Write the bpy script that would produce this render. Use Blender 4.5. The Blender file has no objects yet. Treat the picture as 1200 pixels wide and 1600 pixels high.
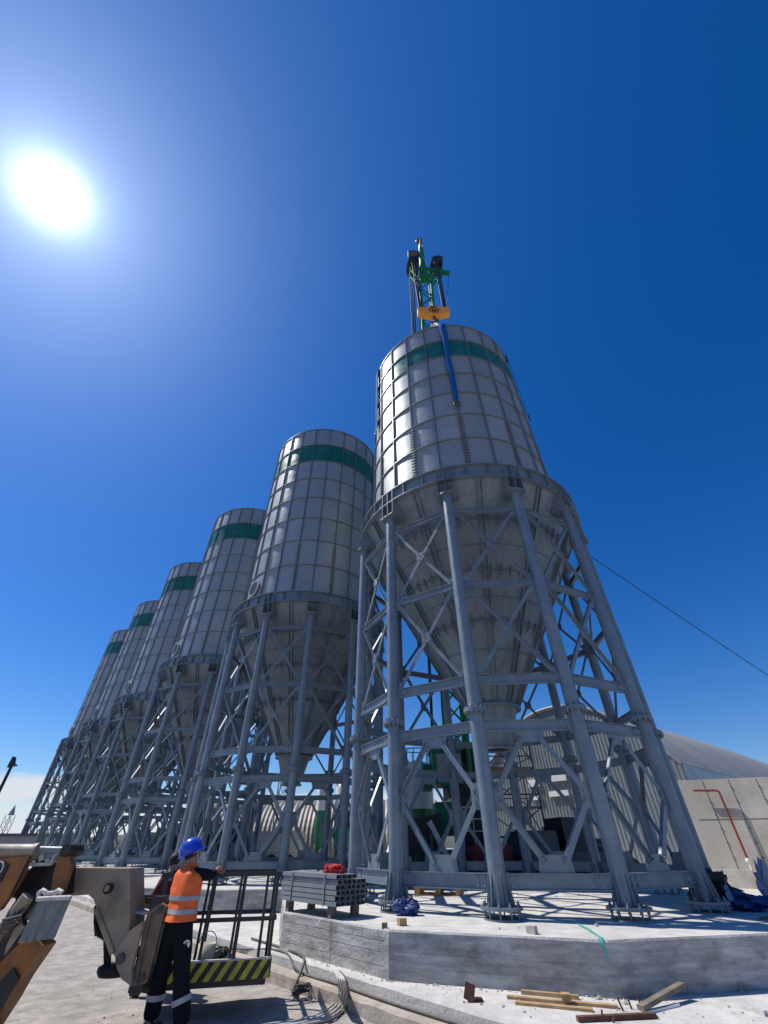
import bpy, math, random
from math import sin, cos, radians as R, pi, sqrt
from mathutils import Vector as V, Matrix, noise

random.seed(11)
scene = bpy.context.scene
col = scene.collection

# ------------------------------------------------------------------ camera, world, sun, exposure
CZ = 1.71
TH = 0.685
FPX = 640.56
cam = bpy.data.objects.new('camera', bpy.data.cameras.new('camera'))
col.objects.link(cam)
cam.data.sensor_fit = 'HORIZONTAL'
cam.data.sensor_width = 36.0
cam.data.lens = 36.0 * FPX / 1200.0
cam.data.clip_start = 0.05
cam.data.clip_end = 6000
cam.matrix_world = Matrix.Translation((0, 0, CZ)) @ Matrix.Rotation(pi / 2 + TH, 4, 'X') @ Matrix.Rotation(-0.004, 4, 'Z')
scene.camera = cam

SUN = V((-0.536, 0.187, 0.823)).normalized()
sun = bpy.data.objects.new('sun', bpy.data.lights.new('sun', 'SUN'))
col.objects.link(sun)
sun.data.energy = 5.0
sun.data.angle = R(0.5)
sun.data.color = (1.0, 0.955, 0.89)
sun.rotation_euler = (-SUN).to_track_quat('-Z', 'Y').to_euler()

scene.view_settings.view_transform = 'Standard'
scene.view_settings.look = 'None'
scene.view_settings.exposure = 0.0
scene.view_settings.gamma = 1.0

world = bpy.data.worlds.new('World')
scene.world = world
world.use_nodes = True
wt = world.node_tree
wt.nodes.clear()


def wn(kind, **kw):
    n = wt.nodes.new(kind)
    for k, v in kw.items():
        setattr(n, k, v)
    return n


def wl(a, b):
    wt.links.new(a, b)


def wmath(op, a, b=None, clamp=False):
    n = wn('ShaderNodeMath', operation=op)
    n.use_clamp = clamp
    for i, x in enumerate((a, b)):
        if x is None:
            continue
        if isinstance(x, (int, float)):
            n.inputs[i].default_value = x
        else:
            wl(x, n.inputs[i])
    return n.outputs[0]


sky = wn('ShaderNodeTexSky', sky_type='NISHITA')
sky.sun_disc = False
sky.sun_elevation = math.asin(SUN.z)
sky.sun_rotation = math.atan2(SUN.x, SUN.y)
sky.altitude = 300
sky.air_density = 1.0
sky.dust_density = 0.35
sky.ozone_density = 6.0
hsv = wn('ShaderNodeHueSaturation')
hsv.inputs['Hue'].default_value = 0.512
hsv.inputs['Saturation'].default_value = 1.32
hsv.inputs['Value'].default_value = 1.17
wl(sky.outputs[0], hsv.inputs['Color'])
tc = wn('ShaderNodeTexCoord')
nrm = wn('ShaderNodeVectorMath', operation='NORMALIZE')
wl(tc.outputs['Generated'], nrm.inputs[0])
dt = wn('ShaderNodeVectorMath', operation='DOT_PRODUCT')
wl(nrm.outputs[0], dt.inputs[0])
dt.inputs[1].default_value = SUN
ang = wmath('ARCCOSINE', wmath('MINIMUM', dt.outputs['Value'], 1.0))
# aureole of the sun: a blinding core with a scattered halo
core = wmath('MULTIPLY', wmath('POWER', 2.718, wmath('MULTIPLY', ang, -44.0)), 48.0)
h1 = wmath('MULTIPLY', wmath('POWER', 2.718, wmath('MULTIPLY', ang, -12.0)), 3.6)
h2 = wmath('MULTIPLY', wmath('POWER', 2.718, wmath('MULTIPLY', ang, -2.2)), 2.1)
halo = wmath('ADD', h1, h2)
halo_c = wn('ShaderNodeVectorMath', operation='SCALE')
halo_c.inputs[0].default_value = (0.15, 0.54, 1.0)
wl(halo, halo_c.inputs['Scale'])
core_c = wn('ShaderNodeVectorMath', operation='SCALE')
core_c.inputs[0].default_value = (0.92, 0.98, 1.0)
wl(core, core_c.inputs['Scale'])
# fair weather clouds low over the horizon
sep = wn('ShaderNodeSeparateXYZ')
wl(nrm.outputs[0], sep.inputs[0])
mp = wn('ShaderNodeMapping')
mp.inputs['Scale'].default_value = (3.0, 3.0, 15.0)
mp.inputs['Location'].default_value = (0.37, 0.1, 0.2)
wl(nrm.outputs[0], mp.inputs[0])
nz = wn('ShaderNodeTexNoise')
nz.inputs['Scale'].default_value = 1.6
nz.inputs['Detail'].default_value = 7
nz.inputs['Roughness'].default_value = 0.56
wl(mp.outputs[0], nz.inputs['Vector'])
cm = wn('ShaderNodeMapRange', interpolation_type='SMOOTHSTEP')
cm.inputs['From Min'].default_value = 0.30
cm.inputs['From Max'].default_value = 0.46
wl(nz.outputs[0], cm.inputs['Value'])
el = wn('ShaderNodeMapRange', interpolation_type='SMOOTHSTEP')
el.inputs['From Min'].default_value = 0.092
el.inputs['From Max'].default_value = 0.066
wl(wmath('SUBTRACT', sep.outputs['Z'], wmath('MULTIPLY', wmath('SUBTRACT', nz.outputs[0], 0.5), 0.16)), el.inputs['Value'])
lf = wn('ShaderNodeMapRange', interpolation_type='SMOOTHSTEP')   # the bank stands in the west, the east is clear
lf.inputs['From Min'].default_value = 0.25
lf.inputs['From Max'].default_value = -0.05
wl(sep.outputs['X'], lf.inputs['Value'])
cmask = wmath('MULTIPLY', wmath('MULTIPLY', cm.outputs[0], el.outputs[0]), lf.outputs[0])
cmask = wmath('MULTIPLY', cmask, 0.9)
mixc = wn('ShaderNodeMix', data_type='RGBA')
wl(cmask, mixc.inputs['Factor'])
add1 = wn('ShaderNodeVectorMath', operation='ADD')
wl(hsv.outputs[0], add1.inputs[0])
wl(halo_c.outputs[0], add1.inputs[1])
wl(add1.outputs[0], mixc.inputs[6])
mixc.inputs[7].default_value = (7.4, 7.7, 8.2, 1)
add2 = wn('ShaderNodeVectorMath', operation='ADD')
wl(mixc.outputs[2], add2.inputs[0])
wl(core_c.outputs[0], add2.inputs[1])
bg = wn('ShaderNodeBackground')
bg.inputs['Strength'].default_value = 0.10
wl(add2.outputs[0], bg.inputs['Color'])
wo = wn('ShaderNodeOutputWorld')
wl(bg.outputs[0], wo.inputs[0])


def at(x, y, Y=None, z=None):
    """A point of the site, read off along a line of sight: at depth Y or on the level z."""
    a, b = (x - 600) / FPX, -(y - 800) / FPX
    c, s = cos(0.004), sin(0.004)
    u, v = c * a + s * b, -s * a + c * b
    d = V((u, cos(TH) - v * sin(TH), sin(TH) + v * cos(TH)))
    t = (z - CZ) / d.z if z is not None else Y / d.y
    return d * t + V((0, 0, CZ))


# ------------------------------------------------------------------ materials
def mat(name, base, rough=0.5, metal=0.0, var=0.12, scale=3.0, bump=0.0, bscale=40.0, stretch=(1, 1, 1),
        dirt=None, dscale=1.0, damount=0.5, dstretch=(1, 1, 1), tint=False, spec=0.5, coords='Object', rvar=0.1, warp=0.0, coat=0.0):
    m = bpy.data.materials.new(name)
    m.use_nodes = True
    nt = m.node_tree
    p = nt.nodes['Principled BSDF']
    p.inputs['Roughness'].default_value = rough
    p.inputs['Metallic'].default_value = metal
    p.inputs['Specular IOR Level'].default_value = spec
    p.inputs['Coat Weight'].default_value = coat
    tcn = nt.nodes.new('ShaderNodeTexCoord')
    geo = nt.nodes.new('ShaderNodeNewGeometry')
    src = geo.outputs['Position'] if coords == 'World' else tcn.outputs[coords]

    def noise_tex(sc, st, det=6, ro=0.6):
        mp_ = nt.nodes.new('ShaderNodeMapping')
        mp_.inputs['Scale'].default_value = st
        nt.links.new(src, mp_.inputs[0])
        n_ = nt.nodes.new('ShaderNodeTexNoise')
        n_.inputs['Scale'].default_value = sc
        n_.inputs['Detail'].default_value = det
        n_.inputs['Roughness'].default_value = ro
        nt.links.new(mp_.outputs[0], n_.inputs['Vector'])
        return n_.outputs[0]

    def rng(x, a, b, lo, hi):
        r_ = nt.nodes.new('ShaderNodeMapRange')
        r_.inputs['From Min'].default_value = a
        r_.inputs['From Max'].default_value = b
        r_.inputs['To Min'].default_value = lo
        r_.inputs['To Max'].default_value = hi
        nt.links.new(x, r_.inputs['Value'])
        return r_.outputs[0]

    n1 = noise_tex(scale, stretch)
    f = rng(n1, 0.3, 0.7, 1 - var, 1 + var)
    sc = nt.nodes.new('ShaderNodeVectorMath')
    sc.operation = 'SCALE'
    sc.inputs[0].default_value = base[:3]
    if tint:
        at_ = nt.nodes.new('ShaderNodeAttribute')
        at_.attribute_name = 'tint'
        mu = nt.nodes.new('ShaderNodeMath')
        mu.operation = 'MULTIPLY'
        nt.links.new(f, mu.inputs[0])
        nt.links.new(at_.outputs['Fac'], mu.inputs[1])
        f = mu.outputs[0]
    nt.links.new(f, sc.inputs['Scale'])
    c = sc.outputs[0]
    if dirt:
        n2 = noise_tex(dscale, dstretch, 8, 0.66)
        k = rng(n2, 0.48, 0.68, 0.0, damount)
        mx = nt.nodes.new('ShaderNodeMix')
        mx.data_type = 'RGBA'
        nt.links.new(k, mx.inputs['Factor'])
        nt.links.new(c, mx.inputs[6])
        mx.inputs[7].default_value = (*dirt, 1)
        c = mx.outputs[2]
    nt.links.new(c, p.inputs['Base Color'])
    if rvar:
        nt.links.new(rng(noise_tex(scale * 2.3, stretch), 0.3, 0.7, max(0.02, rough - rvar), min(1, rough + rvar)), p.inputs['Roughness'])
    last = None
    if warp:
        b = nt.nodes.new('ShaderNodeBump')
        b.inputs['Strength'].default_value = warp
        b.inputs['Distance'].default_value = 0.25
        nt.links.new(noise_tex(0.8, (1, 1, 1.0), 2, 0.5), b.inputs['Height'])
        last = b
    if bump:
        b = nt.nodes.new('ShaderNodeBump')
        b.inputs['Strength'].default_value = bump
        b.inputs['Distance'].default_value = 0.02
        nt.links.new(noise_tex(bscale, (1, 1, 1), 8, 0.65), b.inputs['Height'])
        if last:
            nt.links.new(last.outputs[0], b.inputs['Normal'])
        last = b
    if last:
        nt.links.new(last.outputs[0], p.inputs['Normal'])
    return m


M = {}
M['steel'] = mat('grey_painted_steel', (0.152, 0.198, 0.24), 0.40, 0.2, 0.10, 1.2, dirt=(0.30, 0.32, 0.335), dscale=2.6, damount=0.40, bump=0.05, coords='World')
M['bolt'] = mat('galvanised_bolt', (0.22, 0.24, 0.26), 0.5, 0.2, 0.1, 20)
M['panel'] = mat('silo_panel_paint', (0.285, 0.31, 0.315), 0.46, 0.35, 0.10, 1.3, warp=0.13, tint=True, dirt=(0.33, 0.335, 0.32), dscale=2.4, damount=0.28, dstretch=(1, 1, 0.35), rvar=0.07, coords='World')
M['seam'] = mat('silo_flange_paint', (0.17, 0.20, 0.225), 0.45, 0.2, 0.1, 2)
M['green_panel'] = mat('green_panel_paint', (0.006, 0.118, 0.085), 0.34, 0.1, 0.15, 1.3, warp=0.22, tint=True, dirt=(0.09, 0.22, 0.19), dscale=2.0, damount=0.35, rvar=0.06, coords='World')
M['cone'] = mat('hopper_paint', (0.165, 0.205, 0.236), 0.50, 0.1, 0.16, 1.1, tint=True, dirt=(0.08, 0.088, 0.095), dscale=2.2, damount=0.55, dstretch=(2.2, 2.2, 0.35), rvar=0.1, coords='World')
M['concrete'] = mat('board_marked_concrete', (0.42, 0.41, 0.39), 0.9, 0, 0.36, 2.0, stretch=(0.8, 0.8, 6.0), bump=1.0, bscale=26, dirt=(0.17, 0.168, 0.16), dscale=2.6, damount=0.75, dstretch=(1, 1, 1.6), coords='World', spec=0.2)
M['concrete_top'] = mat('dusty_concrete', (0.56, 0.54, 0.50), 0.92, 0, 0.18, 3.5, bump=0.6, bscale=22, dirt=(0.38, 0.36, 0.33), dscale=0.8, damount=0.55, coords='World', spec=0.2)
M['ground'] = mat('dusty_ground', (0.37, 0.338, 0.303), 0.95, 0, 0.30, 4.0, bump=1.0, bscale=20, dirt=(0.25, 0.225, 0.20), dscale=0.9, damount=0.65, dstretch=(1.5, 0.8, 1), coords='World', spec=0.15)
M['kerb'] = mat('stained_kerb_concrete', (0.42, 0.37, 0.31), 0.9, 0, 0.28, 3, bump=0.7, bscale=18, dirt=(0.30, 0.22, 0.15), dscale=1.1, damount=0.6, coords='World', spec=0.2)
M['beige_wall'] = mat('weathered_concrete_wall', (0.53, 0.485, 0.42), 0.9, 0, 0.24, 1.2, bump=0.3, bscale=8, dirt=(0.30, 0.285, 0.26), dscale=0.6, damount=0.5, coords='World', spec=0.2)
M['zinc'] = mat('corrugated_zinc', (0.27, 0.30, 0.31), 0.42, 0.45, 0.16, 0.5, dirt=(0.32, 0.33, 0.33), dscale=0.5, damount=0.4, dstretch=(1, 1, 0.2))
M['hall_roof'] = mat('weathered_roof_sheet', (0.36, 0.345, 0.32), 0.6, 0.1, 0.14, 0.5, dirt=(0.27, 0.255, 0.235), dscale=0.4, damount=0.5)
M['zinc_warm'] = mat('beige_corrugated_sheet', (0.27, 0.25, 0.215), 0.55, 0.15, 0.14, 0.5)  # beige tone of the hangar sheeting
M['strap'] = mat('blue_webbing', (0.004, 0.085, 0.27), 0.85, 0, 0.2, 6, bump=0.2, bscale=60, spec=0.15)
M['strap_white'] = mat('pale_webbing', (0.72, 0.75, 0.78), 0.7, 0, 0.1, 6)
M['crane_green'] = mat('crane_green_paint', (0.012, 0.17, 0.068), 0.6, 0, 0.15, 3, spec=0.25)
M['crane_yellow'] = mat('hook_block_yellow', (0.75, 0.31, 0.012), 0.42, 0, 0.15, 2)
M['black'] = mat('black_paint', (0.012, 0.012, 0.013), 0.45, 0, 0.3, 4)
M['rubber'] = mat('black_rubber', (0.018, 0.018, 0.018), 0.75, 0, 0.3, 6)
M['dark_steel'] = mat('dark_frame_steel', (0.022, 0.024, 0.028), 0.38, 0.1, 0.3, 5)
M['darkgrey'] = mat('dark_grey_metal', (0.07, 0.075, 0.08), 0.5, 0.2, 0.3, 3)
M['rope'] = mat('wire_rope', (0.022, 0.023, 0.026), 0.7, 0.0, 0.2, 8)
M['plant_orange'] = mat('worn_orange_paint', (0.32, 0.115, 0.018), 0.5, 0, 0.25, 4, dirt=(0.05, 0.035, 0.025), dscale=2.4, damount=0.95)
M['plant_grey'] = mat('worn_grey_brown_paint', (0.36, 0.275, 0.19), 0.55, 0, 0.22, 3, dirt=(0.11, 0.08, 0.055), dscale=2.2, damount=0.75, bump=0.15)
M['plant_brown'] = mat('worn_brown_coupler_paint', (0.19, 0.118, 0.070), 0.55, 0, 0.3, 6, dirt=(0.23, 0.185, 0.155), dscale=5, damount=0.7, bump=0.15)
M['mudflap'] = mat('dusty_rubber_flap', (0.20, 0.205, 0.195), 0.85, 0, 0.45, 5, stretch=(4, 4, 0.8), bump=0.3, bscale=30)
M['hose'] = mat('dusty_hose', (0.10, 0.092, 0.082), 0.65, 0, 0.3, 9)
M['cable_pale'] = mat('pale_cable', (0.52, 0.50, 0.46), 0.7, 0, 0.25, 9)
M['yellow'] = mat('hazard_yellow', (0.58, 0.47, 0.03), 0.5, 0, 0.25, 6, dirt=(0.20, 0.17, 0.05), dscale=4, damount=0.6)
M['wood'] = mat('raw_timber', (0.42, 0.27, 0.13), 0.8, 0, 0.3, 7, bump=0.3, bscale=30)
M['wood_grey'] = mat('weathered_timber', (0.20, 0.16, 0.12), 0.85, 0, 0.3, 7, bump=0.3, bscale=30)
M['rust'] = mat('rusty_steel', (0.115, 0.052, 0.030), 0.8, 0.1, 0.4, 8, bump=0.3, bscale=30)
M['red_cloth'] = mat('red_cloth', (0.42, 0.014, 0.022), 0.75, 0, 0.3, 6, bump=0.3, bscale=25)
M['blue_cloth'] = mat('dark_blue_tarpaulin', (0.012, 0.035, 0.15), 0.45, 0, 0.4, 6)
M['pale_cloth'] = mat('pale_sheeting', (0.30, 0.34, 0.42), 0.6, 0, 0.2, 6)
M['red_pipe'] = mat('red_pipe_paint', (0.27, 0.045, 0.03), 0.5, 0, 0.2, 4)
M['dark_red'] = mat('dark_red_tank_paint', (0.15, 0.012, 0.014), 0.45, 0, 0.2, 3)
M['white'] = mat('white_paint', (0.74, 0.74, 0.71), 0.45, 0, 0.06, 2)
M['tank_green'] = mat('tank_green_paint', (0.012, 0.20, 0.085), 0.4, 0, 0.12, 2)
M['cab_grey'] = mat('cabinet_grey', (0.25, 0.26, 0.27), 0.5, 0, 0.1, 2)
M['glass'] = mat('dark_glass', (0.02, 0.03, 0.04), 0.06, 0, 0.05, 2, rvar=0)
M['cream'] = mat('cream_render', (0.55, 0.49, 0.38), 0.85, 0, 0.12, 1)
M['hivis'] = mat('orange_hi_vis_cloth', (0.90, 0.155, 0.028), 0.75, 0, 0.10, 7, bump=0.25, bscale=18)
M['reflective'] = mat('grey_reflective_tape', (0.36, 0.37, 0.38), 0.4, 0, 0.1, 9)
M['workwear'] = mat('black_workwear', (0.008, 0.009, 0.013), 0.85, 0, 0.3, 8, bump=0.3, bscale=22, spec=0.2)
M['maroon'] = mat('maroon_jacket', (0.10, 0.008, 0.016), 0.8, 0, 0.3, 8)
M['skin'] = mat('skin', (0.42, 0.22, 0.15), 0.5, 0, 0.1, 12)
M['hair'] = mat('dark_hair', (0.015, 0.012, 0.010), 0.7, 0, 0.2, 30)
M['helmet'] = mat('blue_helmet_plastic', (0.010, 0.065, 0.52), 0.28, 0, 0.06, 4, coat=0.3)
M['stone'] = mat('broken_stone', (0.45, 0.42, 0.38), 0.95, 0, 0.3, 9, bump=0.5, bscale=20)
M['mint'] = mat('mint_ribbon', (0.10, 0.42, 0.33), 0.6, 0, 0.15, 6)
M['shrub'] = mat('dry_twig', (0.42, 0.38, 0.31), 0.9, 0, 0.3, 9)


# ------------------------------------------------------------------ mesh building
class MB:
    def __init__(s):
        s.v, s.f, s.sm, s.mi, s.t = [], [], [], [], []
        s.mat_i = 0
        s.tint = 1.0

    def add(s, vs, fs, smooth=False):
        o = len(s.v)
        s.v += [tuple(p) for p in vs]
        for f in fs:
            s.f.append(tuple(i + o for i in f))
            s.sm.append(smooth)
            s.mi.append(s.mat_i)
            s.t.append(s.tint)
        return s

    def box(s, c, size, rot=None):
        h = V(size) / 2
        vs = [V((x * h.x, y * h.y, z * h.z)) for z in (-1, 1) for y in (-1, 1) for x in (-1, 1)]
        if rot is not None:
            vs = [rot @ p for p in vs]
        c = V(c)
        return s.add([p + c for p in vs], [(0, 2, 3, 1), (4, 5, 7, 6), (0, 1, 5, 4), (2, 6, 7, 3), (0, 4, 6, 2), (1, 3, 7, 5)])

    def bar(s, p0, p1, w, h, up=(0, 0, 1), off=(0, 0)):
        p0, p1 = V(p0), V(p1)
        d = (p1 - p0)
        L = d.length
        d.normalize()
        u = V(up)
        x = d.cross(u)
        if x.length < 1e-4:
            x = d.cross(V((1, 0, 0)))
        x.normalize()
        z = x.cross(d)
        m = Matrix((x, d, z)).transposed()
        return s.box((p0 + p1) / 2 + x * off[0] + z * off[1], (w, L, h), m)

    def ibeam(s, p0, p1, h, w, t, up=(0, 0, 1)):
        s.bar(p0, p1, t, h - 2 * t, up)
        s.bar(p0, p1, w, t, up, (0, h / 2 - t / 2))
        s.bar(p0, p1, w, t, up, (0, -h / 2 + t / 2))
        return s

    def cyl(s, p0, p1, r0, r1=None, n=12, caps=True, smooth=True):
        r1 = r0 if r1 is None else r1
        p0, p1 = V(p0), V(p1)
        d = (p1 - p0).normalized()
        x = d.orthogonal().normalized()
        y = d.cross(x)
        A = [p0 + (x * cos(2 * pi * i / n) + y * sin(2 * pi * i / n)) * r0 for i in range(n)]
        B = [p1 + (x * cos(2 * pi * i / n) + y * sin(2 * pi * i / n)) * r1 for i in range(n)]
        s.add(A + B, [(i, (i + 1) % n, n + (i + 1) % n, n + i) for i in range(n)], smooth)
        if caps:
            s.add(A, [tuple(reversed(range(n)))])
            s.add(B, [tuple(range(n))])
        return s

    def lathe(s, prof, n=48, a0=0.0, a1=360.0, c=(0, 0, 0), smooth=True, closed=False):
        """profile [(r, z)]; angle measured from -Y towards +X"""
        full = abs(a1 - a0 - 360) < 1e-6
        m = n if full else n + 1
        k = len(prof)
        vs = []
        for i in range(m):
            a = R(a0 + (a1 - a0) * i / n)
            for r, z in prof:
                vs.append((c[0] + r * sin(a), c[1] - r * cos(a), c[2] + z))
        fs = []
        for i in range(n):
            j = (i + 1) % m
            for q in range(k if closed else k - 1):
                q2 = (q + 1) % k
                fs.append((i * k + q, j * k + q, j * k + q2, i * k + q2))
        return s.add(vs, fs, smooth)

    def prism(s, poly, th, origin=(0, 0, 0), ax=(1, 0, 0), ay=(0, 0, 1)):
        """polygon in the plane (ax, ay), thickness th centred on the plane"""
        ax, ay, o = V(ax), V(ay), V(origin)
        n = ax.cross(ay).normalized()
        m = len(poly)
        A = [o + ax * p[0] + ay * p[1] + n * (th / 2) for p in poly]
        B = [o + ax * p[0] + ay * p[1] - n * (th / 2) for p in poly]
        s.add(A, [tuple(range(m))])
        s.add(B, [tuple(reversed(range(m)))])
        s.add(A + B, [(i, m + i, m + (i + 1) % m, (i + 1) % m) for i in range(m)])
        return s

    def poly3(s, pts, vec):
        """extrude a 3-D polygon along vec"""
        vec = V(vec)
        A = [V(p) for p in pts]
        B = [p + vec for p in A]
        m = len(A)
        s.add(A, [tuple(range(m))])
        s.add(B, [tuple(reversed(range(m)))])
        s.add(A + B, [(i, m + i, m + (i + 1) % m, (i + 1) % m) for i in range(m)])
        return s

    def tube(s, pts, r, n=8, caps=True):
        pts = [V(p) for p in pts]
        rings = []
        x = None
        for i, p in enumerate(pts):
            d = (pts[min(i + 1, len(pts) - 1)] - pts[max(i - 1, 0)]).normalized()
            if x is None:
                x = d.orthogonal().normalized()
            x = (x - d * x.dot(d)).normalized()
            y = d.cross(x)
            rr = r[i] if isinstance(r, (list, tuple)) else r
            rings.append([p + (x * cos(2 * pi * k / n) + y * sin(2 * pi * k / n)) * rr for k in range(n)])
        vs = [p for q in rings for p in q]
        fs = [(i * n + k, i * n + (k + 1) % n, (i + 1) * n + (k + 1) % n, (i + 1) * n + k) for i in range(len(pts) - 1) for k in range(n)]
        s.add(vs, fs, True)
        if caps:
            s.add(rings[0], [tuple(reversed(range(n)))])
            s.add(rings[-1], [tuple(range(n))])
        return s

    def ball(s, c, r, n=12, m=8, sq=(1, 1, 1), rough=0.0, seed=0):
        c = V(c)
        vs, fs = [], []
        for i in range(m + 1):
            th = pi * i / m
            for k in range(n):
                ph = 2 * pi * k / n
                d = V((sin(th) * cos(ph), sin(th) * sin(ph), cos(th)))
                q = 1.0
                if rough:
                    q += rough * noise.noise(d * 1.9 + V((seed, seed * 2.3, 0))) + rough * 0.5 * noise.noise(d * 5 + V((0, seed, 3)))
                vs.append(c + V((d.x * sq[0], d.y * sq[1], d.z * sq[2])) * r * q)
        for i in range(m):
            for k in range(n):
                fs.append((i * n + k, (i + 1) * n + k, (i + 1) * n + (k + 1) % n, i * n + (k + 1) % n))
        return s.add(vs, fs, rough == 0.0)

    def mesh(s, name, mats):
        me = bpy.data.meshes.new(name)
        me.from_pydata(s.v, [], s.f)
        me.polygons.foreach_set('use_smooth', s.sm)
        me.polygons.foreach_set('material_index', s.mi)
        for m in (mats if isinstance(mats, (list, tuple)) else [mats]):
            me.materials.append(M[m] if isinstance(m, str) else m)
        a = me.attributes.new('tint', 'FLOAT', 'FACE')
        a.data.foreach_set('value', s.t)
        me.update()
        return me

    def build(s, name, mats, parent=None, loc=None):
        return link(name, s.mesh(name, mats), parent, loc)


def link(name, me, parent=None, loc=None, rz=0.0):
    o = bpy.data.objects.new(name, me)
    col.objects.link(o)
    if parent is not None:
        o.parent = parent
    if loc is not None:
        o.location = loc
    if rz:
        o.rotation_euler = (0, 0, rz)
    return o


def tag(o, label=None, cat=None, group=None, kind=None):
    if label:
        o['label'] = label
    if cat:
        o['category'] = cat
    if group:
        o['group'] = group
    if kind:
        o['kind'] = kind
    return o


def empty(name, loc=(0, 0, 0), rz=0.0):
    o = bpy.data.objects.new(name, None)
    o.empty_display_size = 0.3
    col.objects.link(o)
    o.location = loc
    o.rotation_euler = (0, 0, rz)
    return o


def copy_tree(o, parent=None):
    c = o.copy()
    col.objects.link(c)
    c.parent = parent
    for ch in list(o.children):
        copy_tree(ch, c)
    return c


def crumple(name, mname, loc, r, sq, label, cat, seed, rough=0.6):
    b = MB()
    b.ball((0, 0, r * sq[2] * 0.75), r, 22, 14, sq, rough, seed)
    return tag(b.build(name, mname, None, loc), label, cat)


# ------------------------------------------------------------------ ground, pad, kerb
E_ = V((0.655, -0.756, 0)).normalized()          # along the row of silos, towards the viewer
N_ = V((-0.756, -0.655, 0)).normalized()         # away from the row, towards the open yard
KP = V((0.77, 7.25, 0))


def grid_sheet(name, mname, xs, ys, zf):
    vs = [(x, y, zf(x, y)) for y in ys for x in xs]
    n = len(xs)
    fs = [(j * n + i, j * n + i + 1, (j + 1) * n + i + 1, (j + 1) * n + i) for j in range(len(ys) - 1) for i in range(n - 1)]
    b = MB()
    b.add(vs, fs, True)
    return tag(b.build(name, mname), kind='structure')


def span(lo, hi, step, far):
    a = [-far, -far / 4, -far / 16]
    k = lo
    mid = []
    while k < hi:
        mid.append(k)
        k += step
    return [q for q in a if q < lo] + mid + [hi] + [q for q in (far / 16, far / 4, far) if q > hi]


def gz(x, y):
    if abs(x) > 14 or y > 20 or y < 0:
        return 0.0
    return 0.030 * noise.noise(V((x * 0.9, y * 0.9, 0))) + 0.012 * noise.noise(V((x * 3.3, y * 3.3, 5)))


grid_sheet('ground', 'ground', span(-9, 5, 0.1, 3000), span(2, 16, 0.1, 3000), gz)

PADZ = 0.30


def strip(name, mname, off0, off1, z0, z1, L0=-130, L1=14, step=0.25):
    """A long concrete body parallel to the row, its near edges worn uneven; off = distance out along N_"""
    b = MB()
    ts = []
    t = L0
    while t < L1:
        ts.append(t)
        t += step if t > -12 else 6
    ts.append(L1)
    vs = []
    for t in ts:
        p = KP + E_ * t
        w = 0.018 * noise.noise(V((t * 1.7, off0, 0))) + 0.02 * noise.noise(V((t * 6.1, off0, 2)))
        w2 = 0.014 * noise.noise(V((t * 3.7, off0, 7)))
        a = p + N_ * (off0 + w)
        c = p + N_ * (off0 + w - 0.025)
        e = p + N_ * off1
        vs += [(a.x, a.y, z0), (a.x, a.y, z1 - 0.03 + w2), (c.x, c.y, z1), (e.x, e.y, z1), (e.x, e.y, z0)]
    fs = []
    for i in range(len(ts) - 1):
        for q in range(4):
            fs.append((i * 5 + q, i * 5 + q + 1, (i + 1) * 5 + q + 1, (i + 1) * 5 + q))
    b.add(vs, fs)
    b.add(vs[:5], [(0, 1, 2, 3, 4)])
    b.add(vs[-5:], [(4, 3, 2, 1, 0)])
    return tag(b.build(name, mname), kind='structure')


strip('concrete_pavement', 'concrete_top', 0.0, -160, -0.05, PADZ)
strip('kerb', 'kerb', 0.20, 0.012, -0.05, 0.165)

# ------------------------------------------------------------------ silos
SC = V((3.157, 13.05, 0.79))
SD = V((-7.24, 8.196, 0))
PHI = -3.6
RL = 3.93
ZB = -SC.z


def pol(r, a, z=0.0):
    return V((r * sin(R(a)), -r * cos(R(a)), z))


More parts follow.
